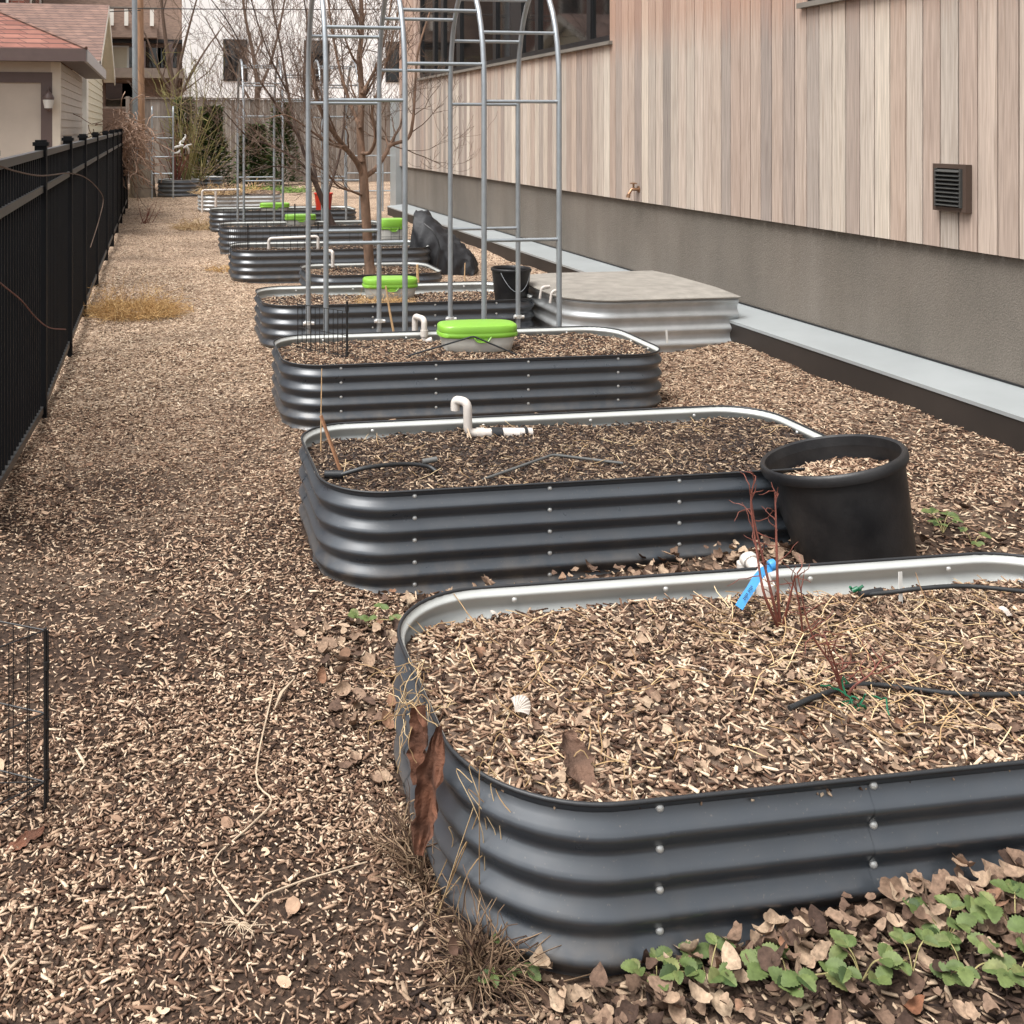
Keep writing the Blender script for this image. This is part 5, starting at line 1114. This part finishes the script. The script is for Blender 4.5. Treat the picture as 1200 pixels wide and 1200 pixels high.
def house(name, label, loc=(0,0,0)): return empty(name, loc, label, 'house' if 'garage' not in name else 'garage')
def hb(parent, name, mat, boxes):
    mb = MB(); o = parent.location
    for q in boxes: mb.box(q[0]-o.x, q[1]-o.x, q[2]-o.y, q[3]-o.y, q[4]-o.z, q[5]-o.z)
    return mb.build(name, M[mat], parent)
def siding(parent, name, mat, axis_, c, a, b, z0, z1, off, step=.13):
    mb = MB(); o = parent.location; z = z0
    while z < z1-.01:
        zt = min(z+step, z1)
        if axis_ == 'x': v = [(c+.022*off, a, z), (c+.022*off, b, z), (c+.004*off, b, zt), (c+.004*off, a, zt), (c, a, z), (c, b, z)]
        else: v = [(a, c+.022*off, z), (b, c+.022*off, z), (b, c+.004*off, zt), (a, c+.004*off, zt), (a, c, z), (b, c, z)]
        mb.add([Vector(q)-o for q in v], [(0,1,2,3), (4,5,1,0)]); z = zt
    return mb.build(name, M[mat], parent)
# near garage: front faces the camera, hip roof
gx1 = -1.5; gy0, gy1 = 17.1, 22.3
g1 = house('hip_roof_garage', 'beige sided garage with red shingled hip roof and cream door beyond the black fence', (gx1, gy0, 0))
hb(g1, 'wall', 'siding', [(-6, gx1-.03, gy0+.03, gy1, -.1, 2.72)])
gl = wp(48, 120, gy0).x; dr = gl
siding(g1, 'side_siding', 'siding', 'x', gx1-.03, gy0+.12, gy1, 0, 2.70, 1)
siding(g1, 'front_siding', 'siding', 'y', gy0+.03, dr+.20, gx1-.12, 0, 2.55, -1)
hb(g1, 'corner_board', 'soffit', [(gx1-.14, gx1+.006, gy0-.004, gy0+.12, -.1, 2.70)])
hb(g1, 'door_trim', 'brown_trim', [(dr, dr+.17, gy0-.01, gy0+.03, 0, 2.38), (-5.4, dr+.17, gy0-.01, gy0+.03, 2.38, 2.54)])
hb(g1, 'header_board', 'siding', [(-6, gx1-.14, gy0-.0, gy0+.03, 2.54, 2.72)])
dd = hb(g1, 'garage_door', 'cream', [(-5.4, dr, gy0+.05, gy0+.08, 0, 2.38)])
mb = MB(); o = g1.location
for i in range(4):
    for j in range(5):
        xa = dr-.12-.52*(j+1)-.1*j; za = .1+.57*i; q = (xa, xa+.50, gy0+.038, gy0+.05, za+.06, za+.44); mb.box(q[0]-o.x, q[1]-o.x, q[2]-o.y, q[3]-o.y, q[4], q[5])
mb.build('door_panels', M['cream'], dd)
ov = .42; ex, ey0, ey1, ez = gx1+ov, gy0-ov, gy1+ov, 2.72
ry = (ey0+ey1)/2; rz_ = ez+.155+(ry-ey0)*.47; rx = ex-(ry-ey0)
mb = MB(); o = g1.location
vs = [(-8,ey0,ez+.16),(ex,ey0,ez+.16),(ex,ey1,ez+.16),(-8,ey1,ez+.16),(rx,ry,rz_),(-8,ry,rz_)]; mb.add([Vector(v)-o for v in vs], [(0,1,4,5),(1,2,4),(2,3,5,4)]); rf = mb.build('roof', M['roof_red'], g1)
mb = MB(); mb.tube([Vector((ex,ey0,ez+.17))-o, Vector((rx,ry,rz_+.01))-o], .035, 6); mb.tube([Vector((rx,ry,rz_+.01))-o, Vector((-8,ry,rz_+.01))-o], .035, 6); mb.build('ridge_cap', M['roof_brown'], rf, smooth=True)
hb(g1, 'front_fascia', 'brown_trim', [(-8, ex, ey0-.02, ey0+.03, ez-.03, ez+.157)]); hb(g1, 'side_fascia', 'brown_trim_light', [(ex-.03, ex+.02, ey0+.03, ey1, ez-.03, ez+.157)])
hb(g1, 'soffit', 'brown_trim', [(-8, ex-.03, ey0+.03, gy0-.004, ez-.015, ez), (gx1+.02, ex-.03, gy0, ey1, ez-.016, ez-.001)])
lm = hb(g1, 'wall_lantern', 'brown_trim', [(-1.80,-1.70,gy0-.05,gy0+.0,2.02,2.18)])
lm2 = MB(); lx = wp(57, 105, gy0-.14).x; q = Vector((lx, gy0-.16, 1.98))-o
lm.data.clear_geometry() if False else None
m2 = MB(); m2.lathe([(.055,-.02),(.085,.14),(.09,.16),(.05,.23),(.012,.27),(0,.28)], 8, M=Matrix.Translation(q)); m2.lathe([(0,-.05),(.03,-.03),(.055,-.02)], 8, M=Matrix.Translation(q)); m2.build('lantern_cage', M['brown_trim'], lm, smooth=True)
m2 = MB(); m2.lathe([(.062,.0),(.088,.13)], 8, M=Matrix.Translation(q+Vector((0,-.004,0)))); m2.build('lantern_glass', M['label'], lm, smooth=True)
m2 = MB(); m2.tube([q+Vector((0,.16,.1)), q+Vector((0,.12,.30)), q+Vector((0,.03,.33)), q+Vector((0,0,.27))], .012, 6); m2.build('lantern_arm', M['brown_trim'], lm, smooth=True)
lm.data = bpy.data.meshes.new('wall_lantern'); _m = MB(); _m.box(q.x-.05, q.x+.05, .0-.012, .03, q.z+.05, q.z+.2); _t = _m.build('wall_plate', M['brown_trim'], lm)
# gabled garage behind
ax1, ay0, ay1 = -1.5, 23.2, 30.4; g2 = house('gabled_garage', 'cream sided garage with brown shingled gable roof behind the nearer red-roofed garage', (ax1, ay0, 0))
zr, ze = 4.62, 3.12; am = (ay0+ay1)/2
hb(g2, 'wall', 'siding_yellow', [(-8, ax1-.03, ay0, ay1, -.1, ze)])
siding(g2, 'side_siding', 'siding_yellow', 'x', ax1-.03, ay0+.6, ay1, 0, ze, 1, .16)
mb = MB(); o = g2.location; mb.add([Vector(v)-o for v in ((ax1-.03,ay0,ze),(ax1-.03,ay1,ze),(ax1-.03,am,zr-.12))], [(0,1,2)]); mb.build('gable_wall', M['siding_yellow'], g2)
hb(g2, 'corner_board', 'white_trim', [(ax1-.15, ax1+.012, ay0-.01, ay0+.6, -.1, ze+.1)]); hb(g2, 'frieze_board', 'white_trim', [(-8, ax1-.15, ay0-.02, ay0, ze-.22, ze+.1)])
oh = .32; th = .10; sl = (zr-ze)/(am-ay0); mb = MB()
for y_e, zz in ((ay0-.3, ze-.3*sl), (ay1+.3, ze-.3*sl)):
    v = [(-9,y_e,zz+th),(ax1+oh,y_e,zz+th),(ax1+oh,am,zr+th),(-9,am,zr+th)]; mb.add([Vector(q)-o for q in v], [(0,1,2,3) if y_e < am else (3,2,1,0)])
rf = mb.build('roof', M['roof_brown'], g2)
mb = MB()
for y_e, zz in ((ay0-.3, ze-.3*sl), (ay1+.3, ze-.3*sl)):
    v = [(ax1+oh,y_e,zz-.10),(ax1+oh,y_e,zz+th-.002),(ax1+oh,am,zr+th-.002),(ax1+oh,am,zr-.10)]; w = [(x-.03, y_, z_) for x, y_, z_ in v]; mb.add([Vector(q)-o for q in v+w], [(0,1,2,3),(4,5,6,7),(0,4,7,3)])
    v = [(ax1-.0,y_e,zz-.02),(ax1+oh-.03,y_e,zz-.02),(ax1+oh-.03,am,zr-.02),(ax1-.0,am,zr-.02)]; mb.add([Vector(q)-o for q in v], [(0,1,2,3)])
mb.build('rake_trim', M['white_trim'], g2)
hb(g2, 'eave_fascia', 'white_trim', [(-9, ax1+oh-.03, ay0-.325, ay0-.30, ze-.3*sl-.02, ze-.3*sl+th-.004)])
# brick apartment house seen in the cedar building's window glass and, at its far end, over the roofs
bh = house('brick_house', 'red brick house with white windows, its top just showing above the brown roof', (-10, 40, 0))
hb(bh, 'wall', 'brick', [(-18, -4.3, 36, 47, -.1, 9)])
for xx in (-5.2, -6.9, -8.6):
    f_ = hb(bh, 'window', 'white_trim', [(xx-.42, xx+.42, 35.93, 35.99, 5.2, 7.4)]); hb(bh, 'pane', 'dark_glass', [(xx-.34, xx+.34, 35.90, 35.925, 5.3, 7.3)]).parent = f_
for yy in (38, 41, 44):
    f_ = hb(bh, 'window', 'white_trim', [(-4.29, -4.23, yy-.5, yy+.5, 5.2, 7.4)]); hb(bh, 'pane', 'dark_glass', [(-4.225, -4.20, yy-.4, yy+.4, 5.3, 7.3)]).parent = f_
hb(bh, 'roof', 'house_grey', [(-18.3, -4.0, 35.7, 47.3, 9, 9.3)])
bh2 = house('brick_terrace', 'long red brick terrace across the alley, mirrored in the cedar building windows', (-10, 24, 0))
hb(bh2, 'wall', 'brick', [(-16, -8, 12, 35, -.1, 9.5)]); hb(bh2, 'roof', 'house_grey', [(-16.2, -7.8, 11.8, 35.2, 9.5, 9.8)])
for yy in (15, 19, 23, 27, 31):
    f_ = hb(bh2, 'window', 'white_trim', [(-7.99, -7.93, yy-.5, yy+.5, 5.6, 7.6)]); hb(bh2, 'pane', 'dark_glass', [(-7.925, -7.90, yy-.4, yy+.4, 5.7, 7.5)]).parent = f_
# brown shingled house with balconies
hY = 41; X0, X1 = wp(100, 50, hY).x, wp(213, 50, hY).x
br_ = house('brown_shingle_house', 'brown shingled house with white-posted balcony behind the utility pole', (X0, hY, 0))
Z = lambda y, Y=hY: wp(165, y, Y).z
hb(br_, 'wall', 'house_brown', [(X0-4, X1, hY, hY+8, -.1, Z(-60))])
hb(br_, 'upper_balcony', 'house_brown', [(X0-.2, wp(184,40,hY-1.2).x, hY-1.2, hY-.01, Z(47), Z(31))]); hb(br_, 'balcony_rail', 'house_grey', [(X0-.2, wp(184,40,hY-1.2).x, hY-1.27, hY-1.13, Z(15), Z(12.5))])
for px in (131, 148, 178): x = wp(px, 30, hY-1.2).x; hb(br_, 'balcony_post', 'white_trim', [(x-.07, x+.07, hY-1.26, hY-1.14, Z(34), Z(15))])
hb(br_, 'lower_balcony', 'house_grey', [(X0-.2, X1+.05, hY-1.3, hY-.01, Z(93), Z(82))])
hb(br_, 'roof_edge', 'frame_black', [(X0-.2, X1+.1, hY-.5, hY-.02, Z(51), Z(47))])
for px in (126, 168, 200): x = wp(px, 60, hY-1.2).x; hb(br_, 'porch_post', 'brown_trim', [(x-.08, x+.08, hY-1.2, hY-1.05, Z(82), Z(51))])
x = wp(138, 60, hY).x; f_ = hb(br_, 'balcony_door', 'white_trim', [(x-.42, x+.42, hY-.06, hY-.01, Z(82), Z(54))]); hb(br_, 'door_panel', 'cream', [(x-.34, x+.34, hY-.085, hY-.062, Z(80), Z(56))])
for px, w in ((153, .35), (176, .4), (196, .35)): x = wp(px, 65, hY).x; hb(br_, 'window', 'dark_glass', [(x-w, x+w, hY-.05, hY-.01, Z(79), Z(56))])
for px, w in ((140, .5), (156, .4)): x = wp(px, 115, hY).x; hb(br_, 'window', 'dark_glass', [(x-w, x+w, hY-.05, hY-.01, Z(125), Z(98))])
hb(br_, 'porch_rail', 'house_grey', [(X0, wp(152,127,hY-1.2).x, hY-1.27, hY-1.15, Z(128), Z(126))])
# white building
wY = 40; X0, X1 = wp(214, 50, wY).x, wp(640, 50, wY).x; Zw = lambda y: wp(270, y, wY).z
wb = house('white_building', 'large white rendered building with dark windows beyond the plank fence', (X0, wY, 0))
hb(wb, 'wall', 'white_wall', [(X0, X1+8, wY, wY+10, -.1, Zw(-80))])
for a, b in ((261.5, 290), (356, 386), (452, 480)):
    xa, xb = wp(a, 60, wY).x, wp(b, 60, wY).x; f_ = hb(wb, 'window', 'frame_black', [(xa, xb, wY-.05, wY-.005, Zw(95), Zw(46))])
    hb(wb, 'pane', 'dark_glass', [(xa+.07, (xa+xb)/2-.03, wY-.075, wY-.053, Zw(93), Zw(48)), ((xa+xb)/2+.03, xb-.07, wY-.075, wY-.053, Zw(93), Zw(70)), ((xa+xb)/2+.03, xb-.07, wY-.075, wY-.053, Zw(67), Zw(48))]).parent = f_

# ================================================================== LIGHT, SKY, CAMERA
W = bpy.data.worlds.new('World'); scn.world = W; W.use_nodes = True; nt = W.node_tree; bg = nt.nodes['Background']
sky = nd(nt, 'ShaderNodeTexSky', sky_type='NISHITA'); sky.sun_disc = False; EL, AZ = R(64), R(245)
sky.sun_elevation = EL; sky.sun_rotation = AZ; sky.dust_density = 4; sky.air_density = 1.0; sky.ozone_density = .6
hs = nd(nt, 'ShaderNodeHueSaturation'); hs.inputs['Saturation'].default_value = .12; nt.links.new(sky.outputs[0], hs.inputs['Color']); nt.links.new(hs.outputs[0], bg.inputs['Color']); bg.inputs['Strength'].default_value = .115
sl_ = bpy.data.lights.new('sun', 'SUN'); sl_.energy = 1.9; sl_.angle = R(34); sl_.color = (1, .98, .955); so = bpy.data.objects.new('sun', sl_); COL.objects.link(so)
d = Vector((math.sin(AZ)*math.cos(EL), math.cos(AZ)*math.cos(EL), math.sin(EL))); so.rotation_euler = d.to_track_quat('Z', 'Y').to_euler(); so.location = (0,0,20)
cam = bpy.data.cameras.new('camera'); cam.sensor_width = 36; cam.lens = F/1200*36; cam.shift_x = (600-CX)/1200; cam.shift_y = -(600-CY)/1200; cam.clip_start = .05; cam.clip_end = 2000
co = bpy.data.objects.new('camera', cam); COL.objects.link(co); co.location = (0,0,H); co.rotation_euler = (math.pi/2, 0, -PSI); scn.camera = co
vs_ = scn.view_settings; scn.display_settings.display_device = 'sRGB'; vs_.view_transform = 'Standard'; vs_.look = 'None'; vs_.gamma = 1; vs_.exposure = 1.2; vs_.use_curve_mapping = False
scn.cycles.max_bounces = 6; scn.cycles.diffuse_bounces = 3; scn.cycles.glossy_bounces = 3; scn.cycles.use_denoising = True
